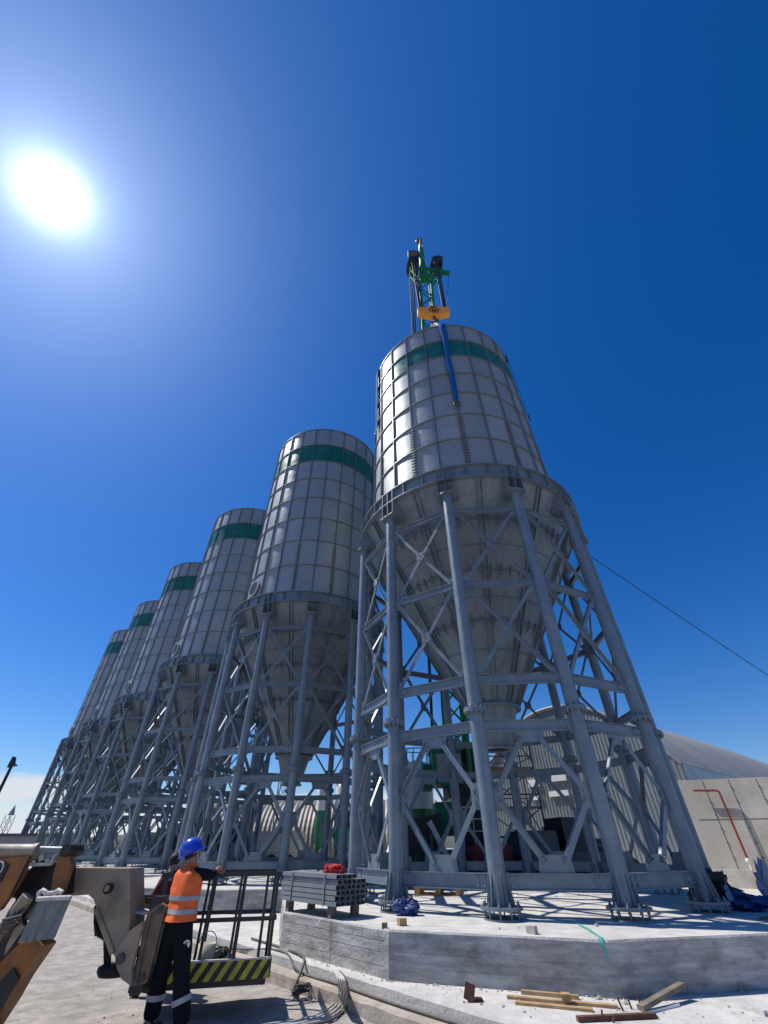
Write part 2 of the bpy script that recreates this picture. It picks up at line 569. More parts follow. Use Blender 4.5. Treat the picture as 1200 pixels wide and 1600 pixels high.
def shell_meshes(top, rows, pitch, rs=3.53):
    """panels of the barrel: shell mesh, green band mesh, flange mesh"""
    sh, gr, fl, tp = MB(), MB(), MB(), MB()
    s0 = PHI - 2
    for q in range(rows):
        z1 = top - q * pitch + ZB
        z0 = max(z1 - pitch, 10.9 + ZB)
        if z1 <= z0:
            break
        b = (tp, gr)[q] if q < 2 else sh
        for k in range(24):
            b.tint = random.uniform(0.90, 1.08)
            a0 = s0 + 15 * k
            bulge = random.uniform(0.0, 0.012)
            n = 6
            vs, fs = [], []
            for i in range(n + 1):
                u = i / n
                rr = rs + bulge * sin(pi * u)
                for w in (0, 0.5, 1):
                    vs.append(pol(rr + (bulge * 0.7 if w == 0.5 and 0 < i < n else 0), a0 + 15 * u, z0 + (z1 - z0) * w))
            for i in range(n):
                for w in (0, 1):
                    fs.append((i * 3 + w, (i + 1) * 3 + w, (i + 1) * 3 + w + 1, i * 3 + w + 1))
            b.add(vs, fs, True)
        # ring flange under this row
        t = 0.018
        fl.lathe([(rs - 0.01, z1 - t), (rs + 0.062, z1 - t), (rs + 0.062, z1 + t), (rs - 0.01, z1 + t)], 96, closed=True, smooth=False)
    zb = 10.9 + ZB
    zt = top + ZB
    for k in range(24):
        a = s0 + 15 * k
        m = Matrix.Rotation(R(a), 3, 'Z')
        for off in (-0.014, 0.014):
            fl.box(m @ V((off, -(rs + 0.028), (zb + zt) / 2)), (0.012, 0.085, zt - zb), m)
        if k % 2 == 0:                               # bolted stiffener strips in the lower rows, over every leg
            z = zb + 0.15
            while z < zb + 3.1:
                fl.box(m @ V((0, -(rs + 0.045), z)), (0.20, 0.06, 0.022), m)
                z += 0.145
    fl.lathe([(rs - 0.03, zt - 0.05), (rs + 0.05, zt - 0.05), (rs + 0.05, zt + 0.03), (rs - 0.03, zt + 0.03)], 96, closed=True, smooth=False)
    return sh.mesh('shell', 'panel'), gr.mesh('green_band', 'green_panel'), fl.mesh('flange', 'seam'), tp.mesh('top_course', 'panel')


ZR0, ZR1 = 10.52 + ZB, 11.0 + ZB
ZCAP = 9.97 + ZB


def ring_mesh():
    b = MB()
    b.lathe([(3.97, ZR0), (3.97, ZR1)], 96)
    b.lathe([(3.45, ZR1), (4.08, ZR1), (4.08, ZR1 + 0.03), (3.45, ZR1 + 0.03)], 96, closed=True, smooth=False)
    b.lathe([(3.80, ZR0), (4.08, ZR0), (4.08, ZR0 + 0.03), (3.80, ZR0 + 0.03)], 96, closed=True, smooth=False)
    for k in range(36):
        a = PHI + 5 + 10 * k
        m = Matrix.Rotation(R(a), 3, 'Z')
        b.box(m @ V((0, -4.02, (ZR0 + ZR1) / 2 + 0.015)), (0.016, 0.1, ZR1 - ZR0 - 0.03), m)
    return b.mesh('ring_girder', 'steel')


def saddle_mesh():
    """bracket that carries the ring on a leg head: three gussets, back plate and cap plate"""
    b = MB()
    a = 0.0
    for off in (-0.24, 0, 0.24):
        b.poly3([V((off, -4.075, ZR1)), V((off, -4.075, ZCAP + 0.025)), V((off, -3.62, ZCAP + 0.025)), V((off, -3.86, ZR0 + 0.05))], (0.016, 0, 0))
    b.box((0, -3.70, (ZCAP + ZR0) / 2 + 0.08), (0.5, 0.012, ZR0 - ZCAP - 0.1))
    b.box((0, -3.87, ZCAP), (0.58, 0.50, 0.045))
    b.cyl((0, -RL, ZCAP - 0.07), (0, -RL, ZCAP - 0.025), 0.25, n=20)
    for k in range(10):
        q = 2 * pi * k / 10
        b.cyl((0.215 * cos(q), -RL + 0.215 * sin(q), ZCAP - 0.11), (0.215 * cos(q), -RL + 0.215 * sin(q), ZCAP - 0.0701), 0.022, n=6)
    return b.mesh('saddle_bracket', 'steel')


def cone_r(z):
    return 3.90 - (ZR0 - z) * (3.90 - 0.72) / (ZR0 - (4.81 + ZB))


def cone_mesh():
    b = MB()
    zs = [ZR0 + 0.02, 9.42 + ZB, 8.07 + ZB, 6.79 + ZB, 5.75 + ZB, 4.81 + ZB]
    for q in range(5):
        za, zb = zs[q], zs[q + 1]
        for k in range(12):
            b.tint = random.uniform(0.88, 1.08)
            b.lathe([(cone_r(zb), zb), ((cone_r(za) + cone_r(zb)) / 2, (za + zb) / 2), (cone_r(za), za)], 5, PHI + 30 * k, PHI + 30 * k + 30)
    b.tint = 0.9
    return b.mesh('hopper', 'cone')


def cone_ribs_mesh():
    b = MB()
    b.tint = 0.92
    for z in (9.42, 8.07, 6.79):
        z += ZB
        r = cone_r(z)
        b.lathe([(r - 0.02, z - 0.012), (r + 0.085, z - 0.012), (r + 0.085, z + 0.012), (r - 0.02, z + 0.012)], 72, closed=True, smooth=False)
        n = int(r * 2 * pi / 0.30)
        for k in range(n):
            m = Matrix.Rotation(2 * pi * k / n, 3, 'Z')
            for sgn in (-1, 1):
                zz = z + sgn * 0.20
                b.poly3([m @ V((0, -(r + 0.08), z + sgn * 0.013)), m @ V((0, -(r - 0.01), z + sgn * 0.013)), m @ V((0, -(cone_r(zz) - 0.0), zz))], m @ V((0.014, 0, 0)))
    for z in (8.75, 7.4, 6.1):
        z += ZB
        r = cone_r(z)
        b.lathe([(r - 0.02, z - 0.014), (r + 0.022, z - 0.014), (r + 0.022, z + 0.014), (r - 0.02, z + 0.014)], 72, closed=True, smooth=False)
    z0, z1 = 4.86 + ZB, ZR0 - 0.02
    for k in range(12):
        m = Matrix.Rotation(R(PHI + 30 * k), 3, 'Z')
        for off in (-0.075, 0.075):
            b.poly3([m @ V((off, -cone_r(z0) + .01, z0)), m @ V((off, -cone_r(z0) - 0.09, z0 + 0.03)), m @ V((off, -cone_r(z1) - 0.09, z1)), m @ V((off, -cone_r(z1) + .01, z1))], m @ V((0.014, 0, 0)))
    return b.mesh('hopper_rib', 'cone')


def outlet_mesh():
    b = MB()
    z0, z1 = 3.81 + ZB, 4.81 + ZB
    b.tint = 1.05
    b.lathe([(0.38, z0), (0.70, z1 - 0.02)], 32)
    b.lathe([(0.70, z1 - 0.03), (0.83, z1 - 0.03), (0.83, z1 + 0.03), (0.70, z1 + 0.03)], 32, closed=True, smooth=False)
    b.lathe([(0.30, z0 - 0.03), (0.46, z0 - 0.03), (0.46, z0 + 0.01), (0.30, z0 + 0.01)], 32, closed=True, smooth=False)
    for k in range(16):
        q = R(22.5 * k)
        b.cyl((0.77 * cos(q), 0.77 * sin(q), z1 - 0.06), (0.77 * cos(q), 0.77 * sin(q), z1 - 0.0301), 0.02, n=6)
    return b.mesh('outlet', 'cone')


# ---- legs (modelled at angle 0, turned about the silo axis)
ZBF = 0.12                       # underside of base flange above the foundation


def leg_mesh():
    b = MB()
    b.cyl((0, -RL, ZBF + 0.04), (0, -RL, ZCAP - 0.071), 0.146, n=28)
    for z in (2.45, 5.73, 8.08):          # gusset lugs for the braces
        pass
    return b.mesh('leg', 'steel')


def base_mesh():
    b = MB()
    c = V((0, -RL, 0))
    b.cyl(c + V((0, 0, ZBF)), c + V((0, 0, ZBF + 0.04)), 0.345, n=36)
    for k in range(10):
        m = Matrix.Rotation(2 * pi * k / 10, 3, 'Z')
        b.poly3([c + m @ V((-0.007, 0.145, ZBF + 0.04)), c + m @ V((-0.007, 0.232, ZBF + 0.04)), c + m @ V((-0.007, 0.232, ZBF + 0.07)), c + m @ V((-0.007, 0.155, ZBF + 0.44)), c + m @ V((-0.007, 0.145, ZBF + 0.44))], m @ V((0.014, 0, 0)))
    b.cyl(c + V((0, 0, 0.0)), c + V((0, 0, 0.02)), 0.31, n=24)
    b.mat_i = 1
    for k in range(10):
        q = 2 * pi * (k + 0.5) / 10
        p = c + V((0.285 * cos(q), 0.285 * sin(q), 0))
        b.cyl(p, p + V((0, 0, ZBF + 0.10)), 0.014, n=6)
        b.cyl(p + V((0, 0, ZBF + 0.0401)), p + V((0, 0, ZBF + 0.065)), 0.026, n=6)
        b.cyl(p + V((0, 0, ZBF - 0.035)), p + V((0, 0, ZBF - 0.0001)), 0.026, n=6)
    return b.mesh('base_plate', ['steel', 'bolt'])


def joint_mesh():
    b = MB()
    z = 3.92 + ZB
    c = V((0, -RL, z))
    b.cyl(c - V((0, 0, 0.034)), c - V((0, 0, 0.002)), 0.245, n=28)
    b.cyl(c + V((0, 0, 0.002)), c + V((0, 0, 0.034)), 0.245, n=28)
    for k in range(12):
        m = Matrix.Rotation(2 * pi * k / 12, 3, 'Z')
        for s in (1, -1):
            b.poly3([c + m @ V((-0.005, 0.145, s * 0.034)), c + m @ V((-0.005, 0.18, s * 0.034)), c + m @ V((-0.005, 0.145, s * 0.13))], m @ V((0.01, 0, 0)))
    b.mat_i = 1
    for k in range(12):
        q = 2 * pi * (k + 0.5) / 12
        p = c + V((0.205 * cos(q), 0.205 * sin(q), 0))
        b.cyl(p - V((0, 0, 0.085)), p + V((0, 0, 0.085)), 0.014, n=6)
        b.cyl(p + V((0, 0, 0.0341)), p + V((0, 0, 0.062)), 0.03, n=6)
        b.cyl(p - V((0, 0, 0.062)), p - V((0, 0, 0.0341)), 0.03, n=6)
    return b.mesh('joint_flange', ['steel', 'bolt'])


# ---- bracing of one bay (bay centred on angle 0, between legs at -15 and +15)
RC = RL * cos(R(15))
HX = RL * sin(R(15))


def beam_mesh(z, h=0.20):
    b = MB()
    y = -RC
    e = HX - 0.155
    b.ibeam((-e, y, z), (e, y, z), h, 0.11, 0.014)
    for s in (-1, 1):                     # end plate, lug on the leg and bolts
        b.box((s * (e - 0.13), y - 0.0135, z), (0.26, 0.012, h - 0.05))
        b.box((s * (e + 0.02), y - 0.02, z), (0.10, 0.016, h * 1.15))
    b.mat_i = 1
    for s in (-1, 1):
        for dx in (0.07, 0.19):
            for dz in (-0.05, 0.05):
                b.cyl((s * (e - dx), y - 0.045, z + dz), (s * (e - dx), y - 0.019, z + dz), 0.019, n=6)
    return b.mesh('beam', ['steel', 'bolt'])


def cross_mesh(z0, z1, zc):
    b = MB()
    y = -RC
    e = HX - 0.20
    zc = (z0 + z1) / 2
    for s in (-1, 1):
        for p, q in (((-s * e, z0), (0, zc)), ((0, zc), (s * e, z1))):
            p0, p1 = V((p[0], y + s * 0.016, p[1])), V((q[0], y + s * 0.016, q[1]))
            b.bar(p0, p1, 0.012, 0.085, (0, -1, 0) if False else (0, 0, 1))
            b.bar(p0, p1, 0.075, 0.012, (0, 0, 1), (-0.03, 0.037))
        for (x, z) in ((-s * e, z0), (s * e, z1)):
            b.box((x + (0.09 if x > 0 else -0.09) * 0.5, y, z + (0.03 if z == z0 else -0.03)), (0.24, 0.018, 0.22))
    b.box((0, y - 0.035, zc), (0.24, 0.016, 0.24))
    b.mat_i = 1
    for dx in (-0.075, 0.075):
        for dz in (-0.075, 0.075):
            b.cyl((dx, y - 0.065, zc + dz), (dx, y - 0.0431, zc + dz), 0.018, n=6)
    return b.mesh('cross_brace', ['steel', 'bolt'])


def diamond_mesh(zt, zm, zb):
    b = MB()
    y = -RC
    e = HX - 0.22
    for s in (-1, 1):
        for p0, p1 in (((s * 0.17, zt - 0.12), (s * e, zm + 0.09)), ((s * 0.17, zb + 0.13), (s * e, zm - 0.09))):
            a, c = V((p0[0], y - 0.02, p0[1])), V((p1[0], y - 0.02, p1[1]))
            b.bar(a, c, 0.012, 0.10, (0, 0, 1))
            b.bar(a, c, 0.07, 0.012, (0, 0, 1), (-0.03, 0.044))
        b.box((s * (e + 0.01), y, zm), (0.20, 0.018, 0.42))
    b.prism([(-0.30, zt), (0.30, zt), (0.24, zt - 0.20), (-0.24, zt - 0.20)], 0.018, (0, y + 0.004, 0))
    b.prism([(-0.30, zb), (0.30, zb), (0.26, zb + 0.24), (-0.26, zb + 0.24)], 0.018, (0, y + 0.004, 0))
    b.mat_i = 1
    for s in (-1, 1):
        for z in (zt - 0.14, zb + 0.14):
            for k in (0, 1):
                b.cyl((s * (0.17 + 0.035 * k), y - 0.055, z + (0.05 if z < 2 else -0.05) * k), (s * (0.17 + 0.035 * k), y - 0.0261, z + (0.05 if z < 2 else -0.05) * k), 0.018, n=6)
        for dz in (-0.11, 0.11, -0.05, 0.05):
            b.cyl((s * (e - 0.02), y - 0.055, zm + dz), (s * (e - 0.02), y - 0.0261, zm + dz), 0.018, n=6)
    return b.mesh('diamond_brace', ['steel', 'bolt'])


def hatch_mesh():
    b = MB()
    a = -45.0
    o = pol(3.53, a, 11.95 + ZB)
    n = pol(1, a)
    t = V((cos(R(a)), sin(R(a)), 0))
    b.prism([(-0.62, -0.62), (0.62, -0.62), (0.62, 0.62), (-0.62, 0.62)], 0.05, o + n * 0.0, t, (0, 0, 1))
    b.cyl(o + n * 0.02, o + n * 0.14, 0.38, n=28, caps=False)
    b.cyl(o + n * 0.12, o + n * 0.15, 0.46, n=28)
    b.mat_i = 1
    b.cyl(o + n * 0.151, o + n * 0.153, 0.35, n=28)  # black disc paints in the dark inside of the hatch
    return b.mesh('hatch', ['panel', 'black'])


BEAM_Z = [9.33, 6.90, 4.55, 3.63, 1.246]
beam_meshes = [beam_mesh(z + ZB, h) for z, h in zip(BEAM_Z, (0.15, 0.17, 0.20, 0.20, 0.22))]
x_meshes = [cross_mesh(7.0 + ZB, 9.25 + ZB, 8.08 + ZB), cross_mesh(4.65 + ZB, 6.82 + ZB, 5.73 + ZB)]
d_mesh = diamond_mesh(3.53 + ZB, 2.45 + ZB, 1.356 + ZB)
me_leg, me_base, me_joint, me_sad = leg_mesh(), base_mesh(), joint_mesh(), saddle_mesh()
me_ring, me_cone, me_rib, me_out, me_hatch = ring_mesh(), cone_mesh(), cone_ribs_mesh(), outlet_mesh(), hatch_mesh()
short = shell_meshes(20.9, 8, 1.345)
tall = shell_meshes(23.3, 9, 1.505)


def make_silo(meshes, hatch):
    s = empty('silo', SC)
    for n, me in zip(('shell', 'green_band', 'flange', 'top_course'), meshes):
        link(n, me, s)
    link('ring_girder', me_ring, s)
    hp = link('hopper', me_cone, s)
    link('hopper_rib', me_rib, hp)
    link('outlet', me_out, hp)
    for k in range(12):
        rz = R(PHI + 15 + 30 * k)
        lg = link('leg', me_leg, s, rz=rz)
        link('base_plate', me_base, lg)
        link('joint_flange', me_joint, lg)
        link('saddle_bracket', me_sad, lg)
        rz = R(PHI + 30 * k)
        for me in beam_meshes:
            link('beam', me, s, rz=rz)
        for me in x_meshes:
            link('cross_brace', me, s, rz=rz)
        link('diamond_brace', d_mesh, s, rz=rz)
    if hatch:
        link('hatch', me_hatch, s)
    return s


SG = 'grey steel silos standing in a row'
s0 = make_silo(short, False)
tag(s0, 'nearest and shortest grey steel silo, blue lifting straps hanging over its open rim', 'silo', SG)
s1 = make_silo(tall, True)
s1.location = SC + SD
tag(s1, 'tall grey silo standing next behind the one with blue straps', 'silo', SG)
labels = ['grey silo third in the row, standing between the second silo and the smaller-looking fourth',
          'grey silo fourth from the right end of the row, third from the far end',
          'grey silo fifth in the row, partly hidden, next to the farthest one',
          'farthest grey silo at the left end of the row, against the open sky']
for k, lb in enumerate(labels):
    c = copy_tree(s1)
    c.location = SC + SD * (k + 2) * (1.0 if k < 2 else (0.993 if k == 2 else 0.987))
    tag(c, lb, 'silo', SG)

# foundations: twelve-sided concrete blocks
FG = 'twelve-sided concrete foundations under the silos'
flabels = ['big concrete foundation under the nearest silo, sunlit dusty top and board-marked sides',
           'concrete foundation under the second silo, seen through the black basket frame',
           'concrete foundation under the third silo, behind the digger arm',
           'concrete foundation under the fourth silo in the row',
           'concrete foundation under the fifth silo in the row',
           'concrete foundation under the farthest silo']


def foundation_mesh(Rf=5.63):
    b = MB()
    H = 0.79 - PADZ
    ang = [PHI + 30 * k for k in range(12)]
    b.mat_i = 1
    rings = 9
    vs = [V((0, 0, 0))]
    fs = []
    nseg = 12 * 8
    for r in range(1, rings + 1):
        for k in range(nseg):
            i, u = divmod(k, 8)
            p = pol(Rf - 0.02, ang[i]).lerp(pol(Rf - 0.02, ang[(i + 1) % 12]), u / 8) * (r / rings)
            z = 0.012 * noise.noise(p * 1.3) if r < rings else 0.0
            vs.append(V((p.x, p.y, z)))
    for k in range(nseg):
        fs.append((0, 1 + k, 1 + (k + 1) % nseg))
    for r in range(rings - 1):
        for k in range(nseg):
            a, c = 1 + r * nseg + k, 1 + r * nseg + (k + 1) % nseg
            fs.append((a, a + nseg, c + nseg, c))
    b.add(vs, fs, False)
    b.mat_i = 0
    for k in range(12):
        p, q = pol(Rf, ang[k]), pol(Rf, ang[(k + 1) % 12])
        n = 16
        v2, f2 = [], []
        pi_, qi_ = pol(Rf - 0.02, ang[k]), pol(Rf - 0.02, ang[(k + 1) % 12])
        for i in range(n + 1):
            u = i / n
            e = p.lerp(q, u)
            ti = pi_.lerp(qi_, u)
            ch = 0.012 * abs(noise.noise(V((k * 7.3 + u * 9, 1.0, 0))))
            v2 += [(e.x, e.y, -H - 0.02), (e.x, e.y, -0.02 - ch), (ti.x, ti.y, 0.0)]
        for i in range(n):
            for w in (0, 1):
                f2.append((i * 3 + w, (i + 1) * 3 + w, (i + 1) * 3 + w + 1, i * 3 + w + 1))
        b.add(v2, f2)
        m = p.lerp(q, 0.52)                      # formwork joint: a thin raised fin
        d = (q - p).normalized()
        out = V((d.y, -d.x, 0))
        for hz_, jj in ((-0.115, 0.0), (-0.235, 0.012), (-0.36, -0.008)):     # board marks: thin raised lines left by the formwork
            u0, u1 = 0.02 + abs(jj), 0.98 - abs(jj) * 3
            e0, e1 = p.lerp(q, u0), p.lerp(q, u1)
            b.bar(V((e0.x, e0.y, hz_ + jj)) + out * 0.001, V((e1.x, e1.y, hz_ + jj * 0.4)) + out * 0.001, 0.0042, 0.006)
        b.bar(V((m.x, m.y, -H)) + out * 0.001, V((m.x, m.y, -0.03)) + out * 0.001, 0.018, 0.008, out)
    return b.mesh('concrete_foundation', ['concrete', 'concrete_top'])


mf = foundation_mesh()
silos = [o for o in col.objects if o.name.split('.')[0] == 'silo']
for s, lb in zip(silos, flabels):
    tag(link('concrete_foundation', mf, None, s.location), lb, 'foundation', FG)

# lifting straps over the rim of the nearest silo
def strap(a, length, w0, w1, top_in, label, white_to=None):
    root = empty('lifting_strap', SC + pol(3.6, a, 20.9 + ZB))
    tag(root, label, 'strap', 'blue lifting straps on the nearest silo')
    zt = 20.93 + ZB
    path = [pol(3.46, a, zt + 0.02), pol(3.56, a, zt + 0.06), pol(3.63, a, zt + 0.0), pol(3.64, a, zt - 0.4)]
    n = 12
    for i in range(1, n + 1):
        path.append(pol(3.64 + 0.01 * sin(i), a + 0.35 * sin(i * 0.8), zt - 0.4 - (length - 0.4) * i / n))
    b = MB()
    t = V((cos(R(a)), sin(R(a)), 0))
    nn = pol(1, a)
    vs = []
    for i, p in enumerate(path):
        u = i / (len(path) - 1)
        w = w0 + (w1 - w0) * u
        for sx in (-1, 1):
            for d in (0, 0.012):
                vs.append(p + t * (sx * w / 2) + nn * d - root.location + SC)
    fs = []
    for i in range(len(path) - 1):
        o, q = i * 4, i * 4 + 4
        fs += [(o + 1, q + 1, q + 3, o + 3), (o, o + 2, q + 2, q), (o, q, q + 1, o + 1), (o + 2, o + 3, q + 3, q + 2)]
    b.add(vs, fs, True)
    b.build('webbing', 'strap', root)
    e = path[-1] - root.location + SC
    k = MB()
    pts = [e + t * (0.11 * sin(q)) + V((0, 0, -0.16 + 0.17 * cos(q))) + nn * 0.03 for q in [i * pi / 5 - pi * 0.8 for i in range(9)]]
    k.tube(pts, 0.028, 6)
    k.cyl(e + t * 0.13 + V((0, 0, -0.30)) + nn * 0.03, e - t * 0.13 + V((0, 0, -0.30)) + nn * 0.03, 0.024, n=6)
    k.build('shackle', 'darkgrey', root)
    return root


strap(-6.0, 6.1, 0.36, 0.17, None, 'blue lifting strap hanging down the front of the nearest silo, shackle at its end')
strap(60.0, 4.6, 0.42, 0.30, None, 'blue lifting strap hanging down the right edge of the nearest silo')
strap(-73.0, 4.6, 0.40, 0.30, None, 'lifting strap hanging down the sunlit left edge of the nearest silo')

# ------------------------------------------------------------------ crane behind the nearest silo
crane = empty('mobile_crane', (3.3, 24.0, PADZ))
tag(crane, 'green lattice-boom crane behind the nearest silo, boom head high above its rim', 'crane')
CO = crane.location


def cpart(b, name, mats):
    o = b.build(name, mats, crane)
    o.location = -CO
    return o


bm0, bm1 = V((3.45, 23.0, 3.6)), V((3.50, 14.3, 38.4))
b = MB()
bd = (bm1 - bm0).normalized()
bx = V((1, 0, 0))
by = bd.cross(bx).normalized()
bx = by.cross(bd).normalized()


def bpt(t, sx, sy, w=0.46):
    return bm0 + bd * t + bx * sx * w + by * sy * w


LB = (bm1 - bm0).length
for sx in (-1, 1):
    for sy in (-1, 1):
        b.cyl(bpt(0, sx, sy), bpt(LB, sx, sy), 0.115, n=8)
t = 0.0
i = 0
while t < LB - 1.0:
    for (p, q) in (((-1, -1), (1, -1)), ((1, -1), (1, 1)), ((1, 1), (-1, 1)), ((-1, 1), (-1, -1))):
        a_, c_ = (p, q) if i % 2 == 0 else (q, p)
        b.cyl(bpt(t, *a_), bpt(t + 0.95, *c_), 0.052, n=6)
    t += 0.95
    i += 1
cpart(b, 'boom', 'crane_green')
b = MB()          # boom head: cross yoke with sheave blocks at both ends, mast tip
hz = bm1
b.box(hz + V((0, 0, 0.5)), (0.75, 0.5, 0.8))
for yy in (-0.55, -0.05):
    b.bar(hz + V((-1.2, yy, 0.65)), hz + V((1.5, yy, 0.65)), 0.12, 0.16)
    b.bar(hz + V((-1.2, yy, 1.05)), hz + V((1.5, yy, 1.05)), 0.10, 0.12)
    for xa, xb in ((-1.2, -0.8), (-0.8, -0.4), (0.4, 0.8), (0.8, 1.2), (1.2, 1.5)):
        b.bar(hz + V((xa, yy, 0.7)), hz + V((xb, yy, 1.0)), 0.07, 0.07)
    b.bar(hz + V((-1.15, yy, 0.6)), hz + V((-0.45, yy, -1.3)), 0.12, 0.12)
    b.bar(hz + V((1.4, yy, 0.6)), hz + V((0.45, yy, -1.3)), 0.12, 0.12)
    b.bar(hz + V((-0.85, yy, -0.2)), hz + V((0.9, yy, -0.2)), 0.08, 0.08)
b.bar(hz + V((-0.12, 0, 0.8)), hz + V((-0.05, -0.4, 5.6)), 0.34, 0.34)
b.bar(hz + V((0.25, 0, 0.8)), hz + V((0.05, -0.4, 4.6)), 0.12, 0.12)
b.bar(hz + V((1.4, -0.3, 0.9)), hz + V((2.05, -0.3, 0.55)), 0.3, 0.3)
hd = cpart(b, 'boom_head', 'crane_green')
for x0, w in ((-0.92, 0.48), (1.10, 0.58)):
    b = MB()
    for k in range(5):
        xx = hz.x + x0 - w / 2 + w * (k + 0.5) / 5
        b.cyl((xx - 0.05, hz.y - 0.3, hz.z + 2.2), (xx + 0.05, hz.y - 0.3, hz.z + 2.15), 0.78, n=24)
    for sx in (-1, 1):
        b.prism([(-0.35, 1.0), (0.35, 1.0), (0.42, 3.0), (-0.42, 3.0)], 0.06, (hz.x + x0 + sx * (w / 2 + 0.05), hz.y - 0.3, hz.z), (0, 1, 0), (0, 0, 1))
    cpart(b, 'sheave_block', 'black')
b = MB()
b.cyl(hz + V((-0.15, -0.45, 6.4)), hz + V((0.05, -0.45, 6.4)), 0.62, n=24)
b.box(hz + V((-0.75, -0.4, 4.7)), (1.0, 0.4, 0.5))
b.bar(hz + V((0.2, -0.3, 4.2)), hz + V((0.2, -0.3, 8.2)), 0.06, 0.06)
b.ball(hz + V((-0.2, -0.75, 6.8)), 0.28, 10, 6)
cpart(b, 'boom_tip_sheave', ['darkgrey'])
HK = V((3.46, 13.2, 30.37))
b = MB()
for x0, x1 in ((-0.95, -0.9), (-0.75, -0.82), (-0.6, -0.70), (0.95, 0.75), (1.1, 0.86), (1.25, 0.95)):
    b.tube([hz + V((x0 - 0.12, -0.9, 1.6)), HK + V((x1, 0.1, 0.35))], 0.05, 6)
for x0 in (-1.05, -0.9, -0.75):
    b.tube([hz + V((x0 - 0.1, 0.5, 2.0)), V((2.4 + 0.1 * x0, 22.5, 5.0))], 0.05, 6)
b.tube([hz + V((2.0, -0.3, 0.5)), HK + V((1.0, 0.1, 0.4))], 0.02, 6)
cpart(b, 'hoist_rope', 'rope')
# carrier, house, cabinets
b = MB()
b.box((3.6, 24.5, 1.25), (2.9, 9.5, 0.7))
b.box((3.6, 24.5, 0.82), (2.3, 8.5, 0.3))
cpart(b, 'carrier', 'darkgrey')
b = MB()
b.box((2.86, 22.8, 4.55), (1.35, 1.8, 1.35))
b.box((2.80, 22.6, 2.65), (1.2, 1.5, 1.15))
b.box((1.98, 23.2, 4.25), (0.4, 1.0, 1.0))
cpart(b, 'machinery_house', 'crane_green')
b = MB()
b.box((2.94, 21.89, 4.5), (1.12, 0.03, 1.1))
b.box((2.86, 22.8, 5.26), (1.5, 1.95, 0.06))
cpart(b, 'cabinet_panel', 'cab_grey')
b = MB()
for z in (2.2, 2.6, 3.0):
    b.bar((3.2, 21.3, z), (4.6, 21.3, z), 0.035, 0.035)
for x in (3.2, 3.65, 4.1, 4.6):
    b.bar((x, 21.3, 1.6), (x, 21.3, 3.0), 0.035, 0.035)
cpart(b, 'railing', 'white')
b = MB()
b.box((3.95, 22.6, 2.6), (1.5, 1.8, 1.6))
b.box((3.7, 23.6, 4.4), (1.6, 2.4, 2.0))
cpart(b, 'engine_deck', 'black')
for x in (2.25, 4.95):
    for y in (20.9, 22.4, 25.6, 27.1):
        b = MB()
        b.cyl((x - 0.2, y, 0.62 + PADZ), (x + 0.2, y, 0.62 + PADZ), 0.62, n=24)
        b.mat_i = 1
        b.cyl((x - 0.215, y, 0.62 + PADZ), (x + 0.215, y, 0.62 + PADZ), 0.30, n=16)
        cpart(b, 'wheel', ['rubber', 'cab_grey'])

hook = empty('hook_block', HK)
tag(hook, 'yellow crane hook block hanging on ropes just above the rim of the nearest silo', 'hook block')
b = MB()
b.prism([(-1.08, 0.25), (-0.42, 0.18), (-0.36, 0.42), (0.36, 0.42), (0.42, 0.18), (1.08, 0.25), (1.08, -0.42), (0.42, -0.78), (-0.42, -0.78), (-1.08, -0.42)], 0.42)
b.build('body', 'crane_yellow', hook)
b = MB()
b.lathe([(0.30, 0), (0.36, 0), (0.36, 0.03), (0.30, 0.03)], 32, closed=True)
b.box((-0.10, 0.06, 0.015), (0.14, 0.20, 0.03), Matrix.Rotation(0.5, 3, 'Z'))
b.box((0.11, 0.03, 0.015), (0.10, 0.16, 0.03), Matrix.Rotation(-0.5, 3, 'Z'))
b.box((0.0, -0.14, 0.015), (0.26, 0.07, 0.03))
em = b.build('emblem', 'black', hook)
em.rotation_euler = (R(90), 0, 0)
em.location = (0.03, -0.211, -0.22)
b = MB()
for x in (-0.95, -0.62, 0.62, 0.95):
    b.cyl((x - 0.04, 0, 0.33), (x + 0.04, 0, 0.33), 0.16, n=16)
b.box((0, -0.22, 0.28), (0.5, 0.03, 0.07))
b.build('sheave', 'black', hook)
b = MB()
b.tube([V((0.0, 0, -0.75)), V((0, 0, -1.1)), V((0.2, 0, -1.3)), V((0.16, 0, -1.62)), V((-0.1, 0, -1.66)), V((-0.24, 0, -1.45))], 0.10, 8)
b.build('hook', 'darkgrey', hook)
b = MB()          # slings from hook to the rim
rim_f = SC + pol(3.5, -6.0, 20.95 + ZB)
for a, w in ((-6.0, 0.16), (60.0, 0.12), (-73.0, 0.12), (180, 0.12)):
    b.bar(HK + V((0, 0, -1.6)), SC + pol(3.46, a, 20.95 + ZB), w, 0.03, (0, 0, 1))
tag(b.build('sling', 'strap_white'), 'pale webbing slings running from the hook block down to the silo rim', 'sling')

b = MB()          # tag line slanting down on the right
p0, q1 = at(902, 855, Y=15.6), at(1200, 1050, Y=18.6)
p1 = p0 + (q1 - p0) * ((p0.z - 0.4) / (p0.z - q1.z))
b.tube([p0.lerp(p1, u / 24) - V((0, 0, 0.25 * 4 * (u / 24) * (1 - u / 24))) for u in range(25)], 0.018, 5)
tag(b.build('guy_rope', 'rope'), 'thin dark rope slanting down from the nearest silo to the right', 'rope')
